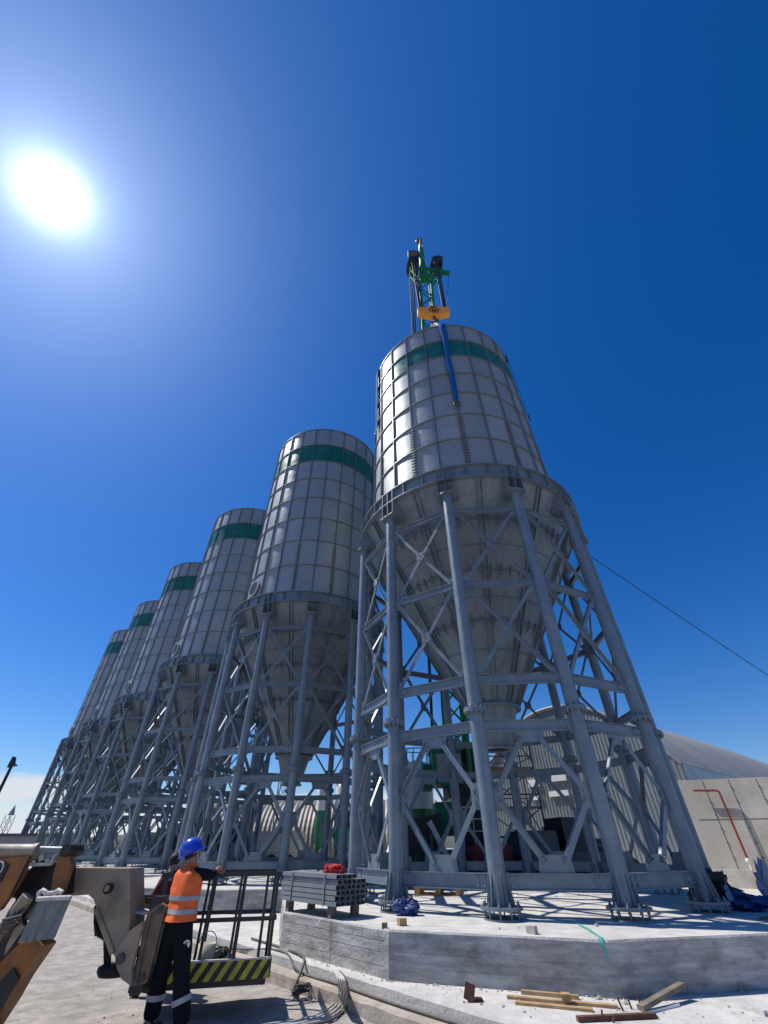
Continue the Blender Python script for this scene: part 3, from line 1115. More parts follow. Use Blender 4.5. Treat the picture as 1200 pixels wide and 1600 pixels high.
# ------------------------------------------------------------------ storage hall, concrete wall, red pipe on the right
hall = empty('storage_hall', (14.9, 24.0, PADZ))
tag(hall, 'arched corrugated metal storage hall behind the nearest silo', 'building')
HO = hall.location
WL = 12.6                                # length of end wall, along -E_
AX = V((0.756, 0.655, 0))                # barrel axis
WH = 4.6
RISE = 3.75
cx = WL / 2


def arch(u):
    """height of the hall above its base at distance u from the near corner"""
    k = (u - cx) / cx
    return WH + RISE * max(0.0, 1 - abs(k) ** 2.1)


b = MB()
step = 0.105
us = [i * step for i in range(int(WL / step) + 1)]
prev = None
for i, u in enumerate(us[:-1]):
    o0 = 0.022 if i % 2 else -0.022
    o1 = 0.022 if (i + 1) % 2 else -0.022
    a = -E_ * u - AX * o0
    c = -E_ * us[i + 1] - AX * o1
    b.add([a, c, c + V((0, 0, arch(us[i + 1]))), a + V((0, 0, arch(u)))], [(0, 1, 2, 3)])
b.build('end_wall', 'zinc', hall)
b = MB()                                 # barrel roof with corrugations across the axis
n = 64
LEN = 62.0
ax_step = 0.16
na = int(LEN / ax_step)
rows = []
for i in range(na + 1):
    o = 0.035 if i % 2 else 0.0
    hump = 1 + 0.16 * sin(pi * min(1.0, i * ax_step / 64.0))
    for k in range(0, 33):
        u = WL * k / 32
        rows.append(-E_ * u + AX * (0.05 + i * ax_step) + V((0, 0, WH + (arch(u) - WH) * hump + o)))
fs = [(i * 33 + k, i * 33 + k + 1, (i + 1) * 33 + k + 1, (i + 1) * 33 + k) for i in range(na) for k in range(32)]
b.add(rows, fs, False)
b.build('roof', 'hall_roof', hall)
b = MB()
pts = [-E_ * (WL * k / 48) - AX * 0.06 + V((0, 0, arch(WL * k / 48) + 0.02)) for k in range(49)]
b.tube(pts, 0.11, 6)
b.build('verge_trim', 'cab_grey', hall)
b = MB()
for u in (0.0, WL):
    a = -E_ * u + AX * 0.06
    c = a + AX * LEN
    b.add([a, c, c + V((0, 0, arch(u))), a + V((0, 0, arch(u)))], [(0, 1, 2, 3)])
b.build('side_wall', 'zinc', hall)
for u, z, w, h in ((8.55, 4.45, 0.75, 0.36), (7.05, 4.62, 1.5, 0.40), (8.6, 3.75, 0.6, 0.30), (7.0, 3.82, 1.25, 0.26), (5.4, 3.9, 0.5, 0.22)):
    b = MB()
    b.box(-E_ * u - AX * 0.10 + V((0, 0, z)), (w, 0.12, h), Matrix((-E_, AX, V((0, 0, 1)))).transposed())
    b.build('wall_panel', 'white', hall)

cw = empty('concrete_bay_wall', (14.75, 24.1, PADZ))
tag(cw, 'pale weathered concrete wall at the right edge, red pipe in front', 'wall')
CD = V((0.76, -0.65, 0)).normalized()
CN = V((-0.65, -0.76, 0)).normalized()


def on_wall(px, py, off=0.2):
    """where the line of sight through a point meets the wall's face, a little in front of it"""
    o = V((0, 0, CZ))
    d = at(px, py, Y=1.0) - o
    q = cw.location + CN * off
    return o + d * ((q - o).dot(CN) / d.dot(CN)) - cw.location


b = MB()
T0, T1 = on_wall(1078, 1218, 0), on_wall(1203, 1213, 0)
B0, B1 = on_wall(1128, 1356, 0), on_wall(1260, 1356, 0)
ext = (T1 - T0).normalized()
TE = T0 + ext * 12
b.poly3([V((0, 0, 0.6)) - CD * 0.6, CD * 12 + V((0, 0, 0.6)), TE, T0 - CD * 0.6], -CN * 0.5)
b.build('wall_panel', 'beige_wall', cw)
b = MB()
b.poly3([-CD * 0.6 + CN * 0.25, CD * 12 + CN * 0.25, CD * 12 + V((0, 0, 0.6)) + CN * 0.25, V((0, 0, 0.6)) - CD * 0.6 + CN * 0.25], -CN * 0.9)
b.build('footing', 'beige_wall', cw)
b = MB()
for k in range(1, 10):
    p = CD * (1.05 * k - 0.3)
    f = p.dot(CD)
    top = T0.z + (TE.z - T0.z) * f / 12
    b.bar(p + V((0, 0, 0.61)) + CN * 0.003, p + V((0, 0, top - 0.05)) + CN * 0.003, 0.022, 0.010, CN)
    for z in (1.0, 1.5, 2.0, 2.5, 3.0, 3.5):
        if z < top - 0.2:
            b.ball(p + V((0, 0, z)) + CN * 0.005, 0.035, 8, 5)
b.bar(V((0, 0, 2.35)) + CN * 0.003, CD * 12 + V((0, 0, 2.2)) + CN * 0.003, 0.010, 0.02, (0, 0, 1))
b.build('panel_joint', 'darkgrey', cw)

pipe = empty('red_pipe', cw.location + CD * 0.4)
tag(pipe, 'thin red pipe running along and down the concrete wall', 'pipe')
b = MB()
w = lambda x, y: on_wall(x, y, 0.22) - CD * 0.4
b.tube([w(1083, 1235), w(1119, 1235), w(1122, 1236), w(1125, 1241), w(1168, 1342)], 0.048, 8)
b.build('run', 'red_pipe', pipe)
b = MB()
b.ball(w(1169, 1345), 0.10, 10, 6)
b.cyl(w(1169, 1345) - V((0, 0, 0.3)), w(1169, 1345), 0.045, n=8)
b.build('valve', 'white', pipe)

# ------------------------------------------------------------------ far yard: hangar, tanks, machines
hg = empty('hangar', (-12.8, 52.0, 0))
tag(hg, 'low beige corrugated arch hangar seen between the legs of the second silo', 'building')
b = MB()
rows = []
n = 24
for i in range(121):
    for k in range(n + 1):
        q = pi * k / n
        rr = 4.6 + (0.05 if i % 2 else -0.05)
        rows.append(V((i * 0.2 - 6, -rr * 1.25 * cos(q), 0.9 + rr * sin(q))))
b.add(rows, [(i * (n + 1) + k, (i + 1) * (n + 1) + k, (i + 1) * (n + 1) + k + 1, i * (n + 1) + k + 1) for i in range(120) for k in range(n)], False)
b.build('roof', 'zinc_warm', hg)
b = MB()
b.box((6, 0, 0.45), (24, 11.6, 0.9))
b.build('base_wall', 'cream', hg)
b = MB()
b.add([(18, -5.75 * cos(pi * k / n), 0.9 + 4.6 * sin(pi * k / n)) for k in range(n + 1)], [tuple(range(n + 1))])
b.add([(-6, -5.75 * cos(pi * k / n), 0.9 + 4.6 * sin(pi * k / n)) for k in range(n + 1)], [tuple(reversed(range(n + 1)))])
b.build('gable', 'cream', hg)


def tank(x, y, r, zg, zt, label, slim=True):
    t = empty('storage_tank', (x, y, 0))
    tag(t, label, 'tank', 'green and white upright tanks behind the silos')
    b = MB()
    b.lathe([(0.25, 0.9), (r, 2.2), (r, zg)], 32)
    b.build('lower_barrel', 'tank_green', t)
    b = MB()
    b.lathe([(r, zg), (r, zt - 0.5), (r * 0.8, zt - 0.15), (r * 0.3, zt), (0.01, zt)], 32)
    b.build('upper_barrel', 'white', t)
    for k in range(4):
        q = pi / 4 + k * pi / 2
        b = MB()
        b.cyl((r * 0.8 * cos(q), r * 0.8 * sin(q), -0.05), (r * 0.8 * cos(q), r * 0.8 * sin(q), 2.6), 0.09, n=8)
        b.build('leg', 'darkgrey', t)
    b = MB()
    b.lathe([(r * 0.9, zt + 0.5), (r * 0.93, zt + 0.5), (r * 0.93, zt + 0.55), (r * 0.9, zt + 0.55)], 20, closed=True)
    for k in range(10):
        q = 2 * pi * k / 10
        b.cyl((r * 0.9 * cos(q), r * 0.9 * sin(q), zt - 0.4), (r * 0.9 * cos(q), r * 0.9 * sin(q), zt + 0.5), 0.025, n=5)
    b.build('top_rail', 'darkgrey', t)


p = at(506, 1267, Y=44)
tank(p.x, 44, 0.68, at(505, 1267, Y=44).z, at(505, 1222, Y=44).z, 'green and white upright tank nearer the beige hangar, left of its twin')
p = at(535, 1266, Y=44)
tank(p.x, 44, 0.66, at(535, 1266, Y=44).z, at(535, 1222, Y=44).z, 'green and white upright tank beside the legs of the nearest silo, right of its twin')
p = at(655, 1265, Y=27)
tank(p.x, 27, 0.80, at(655, 1265, Y=27).z, at(650, 1192, Y=27).z + 0.1, 'wide white and green tank beside the green crane house')


def machine(name, label, cat, loc, build):
    r = empty(name, loc)
    tag(r, label, cat)
    build(r)
    return r


def m_hopper(r):
    b = MB()
    b.poly3([V((-0.75, 0, 2.2)), V((0.75, 0, 2.45)), V((0.7, 0, 1.35)), V((-0.7, 0, 1.1))], (0, 1.6, 0))
    b.build('bin', 'black', r)
    b = MB()
    for x in (-0.6, 0.6):
        for y in (0.15, 1.45):
            b.bar((x, y, 0), (x, y, 1.3), 0.12, 0.12)
    b.bar((-0.7, 0.05, 0.95), (0.7, 0.05, 0.95), 0.1, 0.1)
    b.build('frame', 'darkgrey', r)
    b = MB()
    b.box((0.25, 0.6, 0.55), (0.7, 0.6, 0.7))
    b.build('motor_box', 'blue_cloth', r)


machine('feed_hopper', 'black feed hopper on a frame under the left side of the nearest silo', 'hopper', (1.45, 20.0, PADZ), m_hopper)


def m_conv(r):
    b = MB()
    p0, p1 = V((0.75, 0, 0.25)), V((-0.35, 0, 2.15))
    for y in (0.0, 0.5):
        b.bar(p0 + V((0, y, 0)), p1 + V((0, y, 0)), 0.06, 0.16)
    b.build('frame', 'cable_pale', r)
    b = MB()
    b.bar(p0 + V((0, 0.25, 0.06)), p1 + V((0, 0.25, 0.06)), 0.44, 0.05)
    for k in range(14):
        q = p0.lerp(p1, k / 13) + V((0, 0.25, 0.10))
        b.bar(q - V((0, 0.2, 0)), q + V((0, 0.2, 0)), 0.05, 0.06)
    b.build('belt', 'black', r)
    b = MB()
    b.bar((-0.3, 0.25, 0), (-0.3, 0.25, 2.0), 0.09, 0.09)
    b.build('prop', 'darkgrey', r)


machine('conveyor', 'short inclined belt conveyor beside the black hopper under the nearest silo', 'conveyor', (2.0, 19.2, PADZ), m_conv)


def m_gen(r):
    b = MB()
    b.box((0, 0, 0.85), (1.15, 2.2, 1.2))
    b.build('casing', 'dark_red', r)
    b = MB()
    for y in (-0.8, 0.8):
        b.box((0, y, 0.12), (1.25, 0.15, 0.25))
    b.cyl((0.2, 0.3, 1.4), (0.2, 0.3, 1.9), 0.07, n=10)
    b.build('skid', 'black', r)
    b = MB()
    for k in range(6):
        b.box((0.0, -1.11, 0.6 + 0.1 * k), (0.8, 0.03, 0.05))
    b.build('louvre', 'black', r)


machine('generator', 'dark red generator on skids behind the front legs of the nearest silo', 'generator', (3.6, 18.6, PADZ), m_gen)


def m_loader(r):
    b = MB()
    b.box((0, 0, 1.0), (3.4, 1.5, 0.5))
    b.box((-0.9, 0, 1.55), (1.3, 1.4, 0.6))
    b.build('body', 'darkgrey', r)
    b = MB()
    b.box((0.55, 0, 1.75), (0.95, 1.3, 1.0))
    b.build('cab', 'black', r)
    for x in (-1.1, 1.1):
        for y in (-0.75, 0.75):
            b = MB()
            b.cyl((x, y - 0.17, 0.5), (x, y + 0.17, 0.5), 0.5, n=22)
            b.mat_i = 1
            b.cyl((x, y - 0.18, 0.5), (x, y + 0.18, 0.5), 0.24, n=14)
            b.build('wheel', ['rubber', 'cab_grey'], r)
    b = MB()
    b.bar((1.0, -0.5, 1.3), (2.3, -0.5, 0.7), 0.12, 0.2)
    b.bar((1.0, 0.5, 1.3), (2.3, 0.5, 0.7), 0.12, 0.2)
    b.poly3([V((2.3, -0.9, 0.15)), V((2.95, -0.9, 0.15)), V((2.4, -0.9, 0.95)), V((2.2, -0.9, 0.9))], (0, 1.8, 0))
    b.build('bucket', 'darkgrey', r)


lo = machine('wheel_loader', 'dark wheel loader parked under the nearest silo, in front of the arched hall', 'loader', (6.3, 19.6, PADZ), m_loader)
lo.rotation_euler = (0, 0, R(12))


def m_trailer(r):
    b = MB()
    b.box((0, 0, 1.0), (5.6, 2.3, 0.22))
    b.box((-2.9, 0, 0.75), (0.5, 1.2, 0.3))
    b.build('deck', 'darkgrey', r)
    b = MB()
    b.box((-1.4, 0.2, 1.75), (1.5, 1.5, 1.25))
    b.box((0.5, -0.2, 1.45), (1.2, 1.2, 0.65))
    b.cyl((1.5, -0.6, 1.5), (2.5, -0.6, 1.5), 0.36, n=18)
    b.box((2.0, 0.5, 1.6), (0.7, 0.8, 1.0))
    b.build('load', 'black', r)
    b = MB()
    for x in (-0.2, 0.6, 1.2, 1.9):
        b.box((x, -1.16, 1.12), (0.35, 0.03, 0.08))
    b.tube([V((-2.0, -1.0, 1.2)), V((-1.0, -1.1, 1.5)), V((0.2, -1.0, 1.25)), V((1.0, -1.1, 1.35))], 0.05, 6)
    b.build('lashing', 'cable_pale', r)
    for x in (0.9, 1.95):
        for y in (-1.0, 1.0):
            b = MB()
            b.cyl((x, y - 0.15, 0.45), (x, y + 0.15, 0.45), 0.45, n=20)
            b.build('wheel', 'rubber', r)


tr = machine('trailer', 'dark flatbed trailer loaded with black machinery, behind the front legs of the nearest silo', 'trailer', (5.4, 23.2, PADZ), m_trailer)
tr.rotation_euler = (0, 0, R(-8))


def m_drum(r):
    b = MB()
    b.lathe([(0.001, 0), (0.29, 0), (0.29, 0.28), (0.305, 0.29), (0.305, 0.31), (0.29, 0.32), (0.29, 0.58), (0.305, 0.59), (0.305, 0.61), (0.29, 0.62), (0.29, 0.88), (0.27, 0.89), (0.001, 0.89)], 28)
    b.build('barrel', 'blue_cloth', r)
    b = MB()
    b.cyl((0.15, 0, 0.89), (0.15, 0, 0.915), 0.04, n=10)
    b.build('cap', 'cab_grey', r)


machine('drum', 'dark blue drum standing alone beside the red generator', 'drum', (2.45, 18.4, PADZ), m_drum)


def m_crate(r):
    b = MB()
    b.box((0, 0, 0.40), (0.94, 0.74, 0.64))
    b.build('body', 'wood_grey', r)
    b = MB()
    for x in (-0.42, 0, 0.42):
        b.box((x, -0.385, 0.40), (0.09, 0.02, 0.66))
    for z in (0.10, 0.70):
        b.box((0, -0.40, z), (0.98, 0.015, 0.08))
    b.build('batten', 'wood', r)
    b = MB()
    for x in (-0.35, 0.35):
        b.box((x, 0, 0.04), (0.1, 0.74, 0.08))
    b.build('skid', 'wood_grey', r)


machine('crate', 'weathered timber crate with paler battens, between the generator and the wheel loader', 'crate', (4.75, 17.9, 0.79 - 0.49), m_crate)


crumple('dark_heap', 'black', V((8.6, 22.0, PADZ)), 1.0, (1.7, 1.0, 0.85), 'black heap, added for shaded clutter, in front of the arched hall, right of the trailer', 'tarpaulin', 31, 0.5)  # heap added, its black stands in for shade on the clutter
for k in range(7):  # pipe stack added, dark grey standing in for shaded clutter
    b = MB()
    y = 21.2 + 0.2 * (k % 4) + (0.1 if k > 3 else 0)
    b.cyl((5.2, y, PADZ + 0.10 + (0.17 if k > 3 else 0)), (8.2, y, PADZ + 0.10 + (0.17 if k > 3 else 0)), 0.098, n=14, caps=False)
    b.cyl((5.2, y, PADZ + 0.10 + (0.17 if k > 3 else 0)), (8.2, y, PADZ + 0.10 + (0.17 if k > 3 else 0)), 0.085, n=14)
    tag(b.build('steel_pipe', 'darkgrey'), 'dark steel pipe in the small stack lying before the loaded trailer', 'pipe', 'dark pipes stacked before the trailer')


def scaffold(r, w=1.1, d=1.1, h=6.4, lifts=4):
    b = MB()
    for x in (-w, w):
        for y in (-d, d):
            b.cyl((x, y, 0), (x, y, h), 0.045, n=8)
    b.build('upright', 'darkgrey', r)
    for k in range(1, lifts + 1):
        z = h * k / lifts - 0.35
        b = MB()
        b.box((0, 0, z), (2 * w, 2 * d, 0.06))
        b.build('deck', 'wood_grey', r)
        b = MB()
        for (x0, y0, x1, y1) in ((-w, -d, w, -d), (w, -d, w, d), (w, d, -w, d), (-w, d, -w, -d)):
            b.cyl((x0, y0, z + 0.5), (x1, y1, z + 0.5), 0.03, n=6)
            b.cyl((x0, y0, z - 1.4), (x1, y1, z), 0.028, n=6)
        b.build('rail', 'darkgrey', r)


machine('scaffold', 'dark scaffold tower with four decks behind the outlet of the nearest silo', 'scaffold', (6.3, 25.0, PADZ), scaffold)


def m_container(mname):
    def f(r):
        b = MB()
        b.box((0, 0, 1.35), (5.9, 2.3, 2.3))
        for k in range(28):
            b.box((-2.8 + 0.207 * k, -1.17, 1.35), (0.10, 0.05, 2.1))
        b.build('shell', mname, r)
        b = MB()
        for x in (-2.9, 2.9):
            for y in (-1.12, 1.12):
                b.box((x, y, 1.33), (0.16, 0.16, 2.62))
        b.box((0, -1.15, 0.12), (5.9, 0.14, 0.2))
        b.build('frame', 'darkgrey', r)
    return f


M['container_brown'] = mat('dull_brown_container', (0.075, 0.04, 0.03), 0.55, 0, 0.25, 2)
o = machine('container', 'dull brown container behind the legs of the second and third silos', 'container', (-14.6, 41.0, PADZ), m_container('container_brown'))
o.rotation_euler = (0, 0, R(-4))
def m_truck(r):
    b = MB()
    b.box((0, 0, 0.9), (6.2, 2.2, 0.35))
    b.box((1.0, 0, 1.75), (4.0, 2.3, 1.3))
    b.build('body', 'cream', r)
    b = MB()
    b.box((-2.2, 0, 1.75), (1.7, 2.2, 1.5))
    b.build('cab', 'white', r)
    b = MB()
    b.box((-2.3, -1.11, 2.0), (0.9, 0.03, 0.55))
    b.box((-3.06, 0, 2.0), (0.03, 1.8, 0.6))
    b.build('window', 'glass', r)
    for x in (-2.1, 1.0, 2.3):
        for y in (-1.0, 1.0):
            b = MB()
            b.cyl((x, y - 0.15, 0.5), (x, y + 0.15, 0.5), 0.5, n=20)
            b.build('wheel', 'rubber', r)


machine('truck', 'pale tipper truck parked in front of the beige hangar, between the silo legs', 'truck', (-9.6, 41.5, 0.3), m_truck)
machine('truck', 'pale lorry far behind the third silo, partly hidden by its legs', 'truck', (-19.5, 47.0, 0.3), m_truck)

# lattice mast far behind, through the second silo's legs
def mast(x, y, h, w, label, name='lattice_mast', mname='cab_grey'):
    b = MB()
    r = 0.05
    cs = [(-w, -w), (w, -w), (w, w), (-w, w)]
    for sx, sy in cs:
        b.cyl((sx, sy, 0), (sx, sy, h), r, n=6)
    z = 0.0
    i = 0
    while z < h - 1.2:
        for k in range(4):
            p, q = cs[k], cs[(k + 1) % 4]
            if i % 2:
                p, q = q, p
            b.cyl((*p, z), (*q, z + 1.2), r * 0.6, n=5)
        z += 1.2
        i += 1
    b.lathe([(0.01, h + 1.5), (w, h)], 8)
    return tag(b.build(name, mname, None, (x, y, 0)), label, 'mast')


p = at(441, 1250, Y=44)
mast(p.x, 44, 17, 0.42, 'pale lattice mast seen beside the cone of the second silo')
p = at(14, 1280, Y=88)
mast(p.x, 88, at(22, 1257, Y=88).z - 1.5, 0.5, 'thin lattice mast at the far left edge, under the cloud')

lp = empty('lamp_post', (-31.3, 40.0, 0))
tag(lp, 'black lamp post at the far left edge against the sky', 'lamp post')
b = MB()
b.cyl((0, 0, 0), (0, 0, 7.0), 0.15, 0.11, n=12)
b.build('pole', 'black', lp)
b = MB()
b.prism([(-0.25, 0), (0.45, 0.15), (0.1, 0.32), (-0.05, 0.75), (-0.2, 0.8)], 0.3, (0, 0, 6.95))
b.build('lamp', 'black', lp)

sh = empty('site_shed', (-36.0, 52.0, 0))
tag(sh, 'low grey site shed at the far left edge with a dark flat roof', 'shed')
b = MB()
b.box((0, 0, 1.3), (9, 5, 2.6))
b.build('wall', 'cab_grey', sh)
b = MB()
b.box((0, 0, 2.7), (9.6, 5.6, 0.22))
b.build('roof', 'darkgrey', sh)
for x in (-2.5, 0.5, 3.0):
    b = MB()
    b.box((x, -2.52, 1.5), (1.2, 0.06, 0.9))
    b.build('window', 'glass', sh)

b = MB()          # low tree belt / hills on the horizon at left
vs, fs = [], []
n = 120
for i in range(n + 1):
    a = -80 + 160 * i / n
    rr = 900
    h = 16 + 12 * noise.noise(V((i * 0.13, 0, 0))) + 4 * noise.noise(V((i * 0.7, 3, 0)))
    x, y = rr * sin(R(a)), rr * cos(R(a))
    vs += [(x, y, -2), (x * 1.02, y * 1.02, max(h, 3)), (x * 1.3, y * 1.3, -2)]
for i in range(n):
    for w in (0, 1):
        fs.append((i * 3 + w, (i + 1) * 3 + w, (i + 1) * 3 + w + 1, i * 3 + w + 1))
b.add(vs, fs, True)
M['hill'] = mat('distant_hill', (0.10, 0.11, 0.09), 0.95, 0, 0.3, 0.02)
tag(b.build('hills', 'hill'), kind='structure')

# ------------------------------------------------------------------ stack of steel channels on the foundation
CE = E_.copy()                                # along the lengths
CW = V((0.756, 0.655, 0)).normalized()        # across the stack
st0 = V((-0.985, 9.20, 0.945)) + CW * 0.20                # near lower corner (long side towards the yard)
cb = MB()
Lc, Wc, Hc = 1.80, 0.108, 0.060
cb.box((-Lc / 2, Wc / 2, 0.0035), (Lc, Wc - 0.004, 0.005))
cb.box((-Lc / 2, Wc / 2, Hc - 0.0035), (Lc, Wc - 0.004, 0.005))
cb.box((-Lc / 2, 0.0045, Hc / 2), (Lc, 0.005, Hc - 0.0125))
cb.box((-Lc / 2, Wc - 0.0065, Hc / 2), (Lc, 0.005, Hc - 0.0125))
M['channel'] = mat('primed_grey_steel', (0.23, 0.245, 0.265), 0.5, 0.1, 0.12, 3)
me_ch = cb.mesh('steel_channel', 'channel')
rz = math.atan2(CE.y, CE.x)
SGRP = 'steel box sections stacked on the near foundation'
for row in range(6):
    for k in range(4 if row == 5 else 6):
        j = random.uniform(-0.025, 0.025)
        p = st0 + CE * j + CW * (k * Wc + (0.02 if row == 4 else 0) ) + V((0, 0, row * 0.0685))
        o = link('steel_channel', me_ch, None, p, rz)
        tag(o, 'short grey steel box section lying in the neat stack below the red cloth', 'steel section', SGRP)
for u, lb in ((0.34, 'thin grey spacer strap round the stack of steel sections, nearer its open ends'), (1.42, 'thin grey spacer strap round the steel stack, at its far end by the basket')):
    b = MB()
    c = st0 - CE * u
    b.bar(c - CW * 0.008 + V((0, 0, -0.01)), c - CW * 0.008 + V((0, 0, 0.40)), 0.03, 0.008, CW)
    b.bar(c + CW * 0.66 + V((0, 0, -0.01)), c + CW * 0.66 + V((0, 0, 0.34)), 0.03, 0.008, CW)
    tag(b.build('stack_strap', 'channel'), lb, 'strap', 'spacer straps on the stack')
for u, w, lb in ((0.22, 0.10, 'timber block under the near corner of the steel stack'), (1.58, 0.10, 'timber block under the stack corner next to the basket'),
                 (0.22, 0.58, 'timber block under the right rear corner of the steel stack'), (1.58, 0.58, 'timber block under the hidden rear corner of the steel stack')):
    b = MB()
    b.bar(st0 - CE * u + CW * (w - 0.06) - V((0, 0, 0.078)), st0 - CE * u + CW * (w + 0.06) - V((0, 0, 0.078)), 0.10, 0.150)
    tag(b.build('timber_block', 'wood_grey'), lb, 'wood block', 'blocks carrying the steel stack')
# red harness bundle on top
b = MB()
c = st0 - CE * 0.45 + CW * 0.24 + V((0, 0, 0.44))
for k, (dx, dy, r) in enumerate(((-0.14, 0, 0.075), (-0.03, 0.02, 0.065), (0.08, -0.02, 0.075), (0.19, 0.01, 0.07), (0.28, 0.0, 0.05), (-0.22, 0.02, 0.05))):
    b.ball(c + CE * dx + CW * dy, r, 14, 9, (1.1, 1, 0.9), 0.55, k * 3 + 1)
for k in range(5):
    pts = [c + CE * (-0.25 + 0.5 * q / 8 + 0.05 * sin(q * 2 + k)) + CW * (0.07 * sin(q * 1.3 + k * 2)) + V((0, 0, 0.02 + 0.06 * abs(sin(q * 0.9 + k)))) for q in range(9)]
    b.tube(pts, 0.014, 6)
tag(b.build('cloth_bundle', 'red_cloth'), 'crumpled red cloth and straps lying on top of the steel stack', 'cloth')

# ------------------------------------------------------------------ small things on and round the foundation
p = at(635, 1431, z=0.79)
crumple('bag', 'blue_cloth', p + V((0, 0.1, 0)), 0.17, (1.25, 0.9, 0.75), 'crumpled dark blue bag at the foot of a front leg of the nearest silo', 'bag', 4)
for k, (px, py, s, lb) in enumerate(((628, 1446, 0.10, 'small square timber offcut on the foundation edge below the blue bag'), (601, 1450, 0.07, 'small dark offcut at the left corner of the near foundation'), (832, 1459, 0.10, 'small pale stone chunk on the foundation edge, right of the second front leg'))):
    b = MB()
    b.box((0, 0, s * 0.4), (s * 1.2, s, s * 0.8), Matrix.Rotation(0.4 + k, 3, 'Z'))
    tag(b.build('offcut', ('wood', 'wood_grey', 'stone')[k], None, at(px, py, z=0.79)), lb, 'offcut')

pal = empty('pallet', at(687, 1398, z=0.79), R(-12))
tag(pal, 'wooden pallet lying on the foundation between the front legs of the nearest silo', 'pallet')
for k in range(5):
    b = MB()
    b.box((0, -0.34 + 0.17 * k, 0.145), (1.15, 0.11, 0.022))
    b.build('deck_board', 'wood', pal)
for k in range(3):
    b = MB()
    b.box((0, -0.35 + 0.35 * k, 0.012), (1.15, 0.11, 0.022))
    b.build('bottom_board', 'wood', pal)
    for q in range(3):
        b = MB()
        b.box((-0.5 + 0.5 * q, -0.35 + 0.35 * k, 0.0785), (0.13, 0.11, 0.108))
        b.build('block', 'wood', pal)


def plank(p0, p1, w, h, mname, label, cat='plank', lift=0.0):
    p0, p1 = V(p0), V(p1)
    b = MB()
    n = 6
    d = p1 - p0
    for i in range(1):
        b.bar(p0 + V((0, 0, h / 2 + lift)), p1 + V((0, 0, h / 2 + lift)), w, h)
    return tag(b.build('plank', mname), label, cat, 'loose timber and bars on the ground before the foundation')


plank(at(793, 1560, z=0.3), at(967, 1576, z=0.3), 0.08, 0.026, 'wood', 'longest raw timber batten lying against the foundation, uppermost of the three')
plank(at(806, 1569, z=0.3), at(927, 1581, z=0.3), 0.08, 0.024, 'wood', 'short raw timber batten lying in front of the longer ones')
plank(at(815, 1553, z=0.3), at(905, 1562, z=0.3), 0.06, 0.035, 'wood', 'raw timber batten between the others, against the foundation wall')
plank(at(880, 1571, z=0.3) + V((0, 0, 0.035)), at(894, 1572, z=0.3) + V((0, 0, 0.035)), 0.11, 0.06, 'wood', 'small timber block sitting on the battens', 'offcut')
plank(at(903, 1597, z=0.3), at(1025, 1591, z=0.3), 0.06, 0.04, 'rust', 'rusty flat bar lying on the ground at the bottom of the picture', 'bar')
plank(at(1003, 1584, z=0.3) + V((0, 0, 0.02)), at(1073, 1562, z=0.3) + V((0, 0, 0.10)), 0.08, 0.04, 'wood_grey', 'weathered grey board leaning over rubble beside the upright bars')
plank(at(1008, 1584, z=0.3), at(1060, 1572, z=0.3), 0.05, 0.02, 'white', 'narrow pale strip lying beside the weathered board', 'strip')
for k, (px, py, h, lb) in enumerate(((975, 1580, 0.10, 'leftmost thin rusty bar standing up near the battens'), (988, 1577, 0.07, 'short rusty bar standing up between two taller ones'), (1003, 1580, 0.12, 'tallest rusty bar standing up beside the grey board'), (941, 1596, 0.08, 'rusty pin standing on the left of the flat bar'), (957, 1598, 0.06, 'rusty pin standing on the flat bar, right of another'))):
    p = at(px, py, z=0.3)
    b = MB()
    b.cyl((0, 0, -0.02), (0.02 * (k - 2), 0, h), 0.010, n=6)
    tag(b.build('rebar_stub', 'rust', None, p), lb, 'bar', 'upright rusty bars before the foundation')
b = MB()
b.box((0, 0, 0.08), (0.12, 0.015, 0.14), Matrix.Rotation(R(-20), 3, 'X') @ Matrix.Rotation(R(18), 3, 'Y'))
b.box((0.06, 0.05, 0.015), (0.18, 0.1, 0.02))
b.bar((0.05, 0.08, 0.02), (0.06, 0.02, 0.13), 0.02, 0.02)
tag(b.build('steel_plate', 'rust', None, at(735, 1566, z=0.3)), 'small rusty square plate propped on edge before the foundation', 'plate')
b = MB()
p, q = at(1142, 1545, z=0.3), at(1185, 1543, z=0.3)
b.bar(p + V((0, 0, 0.02)), q + V((0, 0, 0.02)), 0.05, 0.04)
tag(b.build('plank', 'white'), 'pale strip of wood near the right edge below the foundation', 'strip')
p, q = at(1163, 1578, z=0.3), at(1199, 1588, z=0.3)
b = MB()
b.bar(p + V((0, 0, 0.02)), q + V((0, 0, 0.02)), 0.06, 0.04)
tag(b.build('plank', 'cable_pale'), 'pale batten at the lower right corner', 'plank')
b = MB()          # mint ribbon over the foundation edge
ra, rb_ = at(903, 1444, z=0.792), at(940, 1466, z=0.792)
pts = [ra, ra.lerp(rb_, 0.4) + V((0.02, 0, 0)), ra.lerp(rb_, 0.8), rb_, V((2.70, 7.415, 0.80)), V((2.71, 7.395, 0.74)), V((2.73, 7.385, 0.60))]
vs = []
for i, p in enumerate(pts):
    w = 0.022 + 0.008 * sin(i * 2)
    vs += [V(p) + V((-w, 0, 0.006)), V(p) + V((w, 0, 0.006))]
b.add(vs, [(2 * i, 2 * i + 1, 2 * i + 3, 2 * i + 2) for i in range(len(pts) - 1)], True)
tag(b.build('ribbon', 'mint'), 'mint green ribbon lying over the edge of the near foundation', 'ribbon')

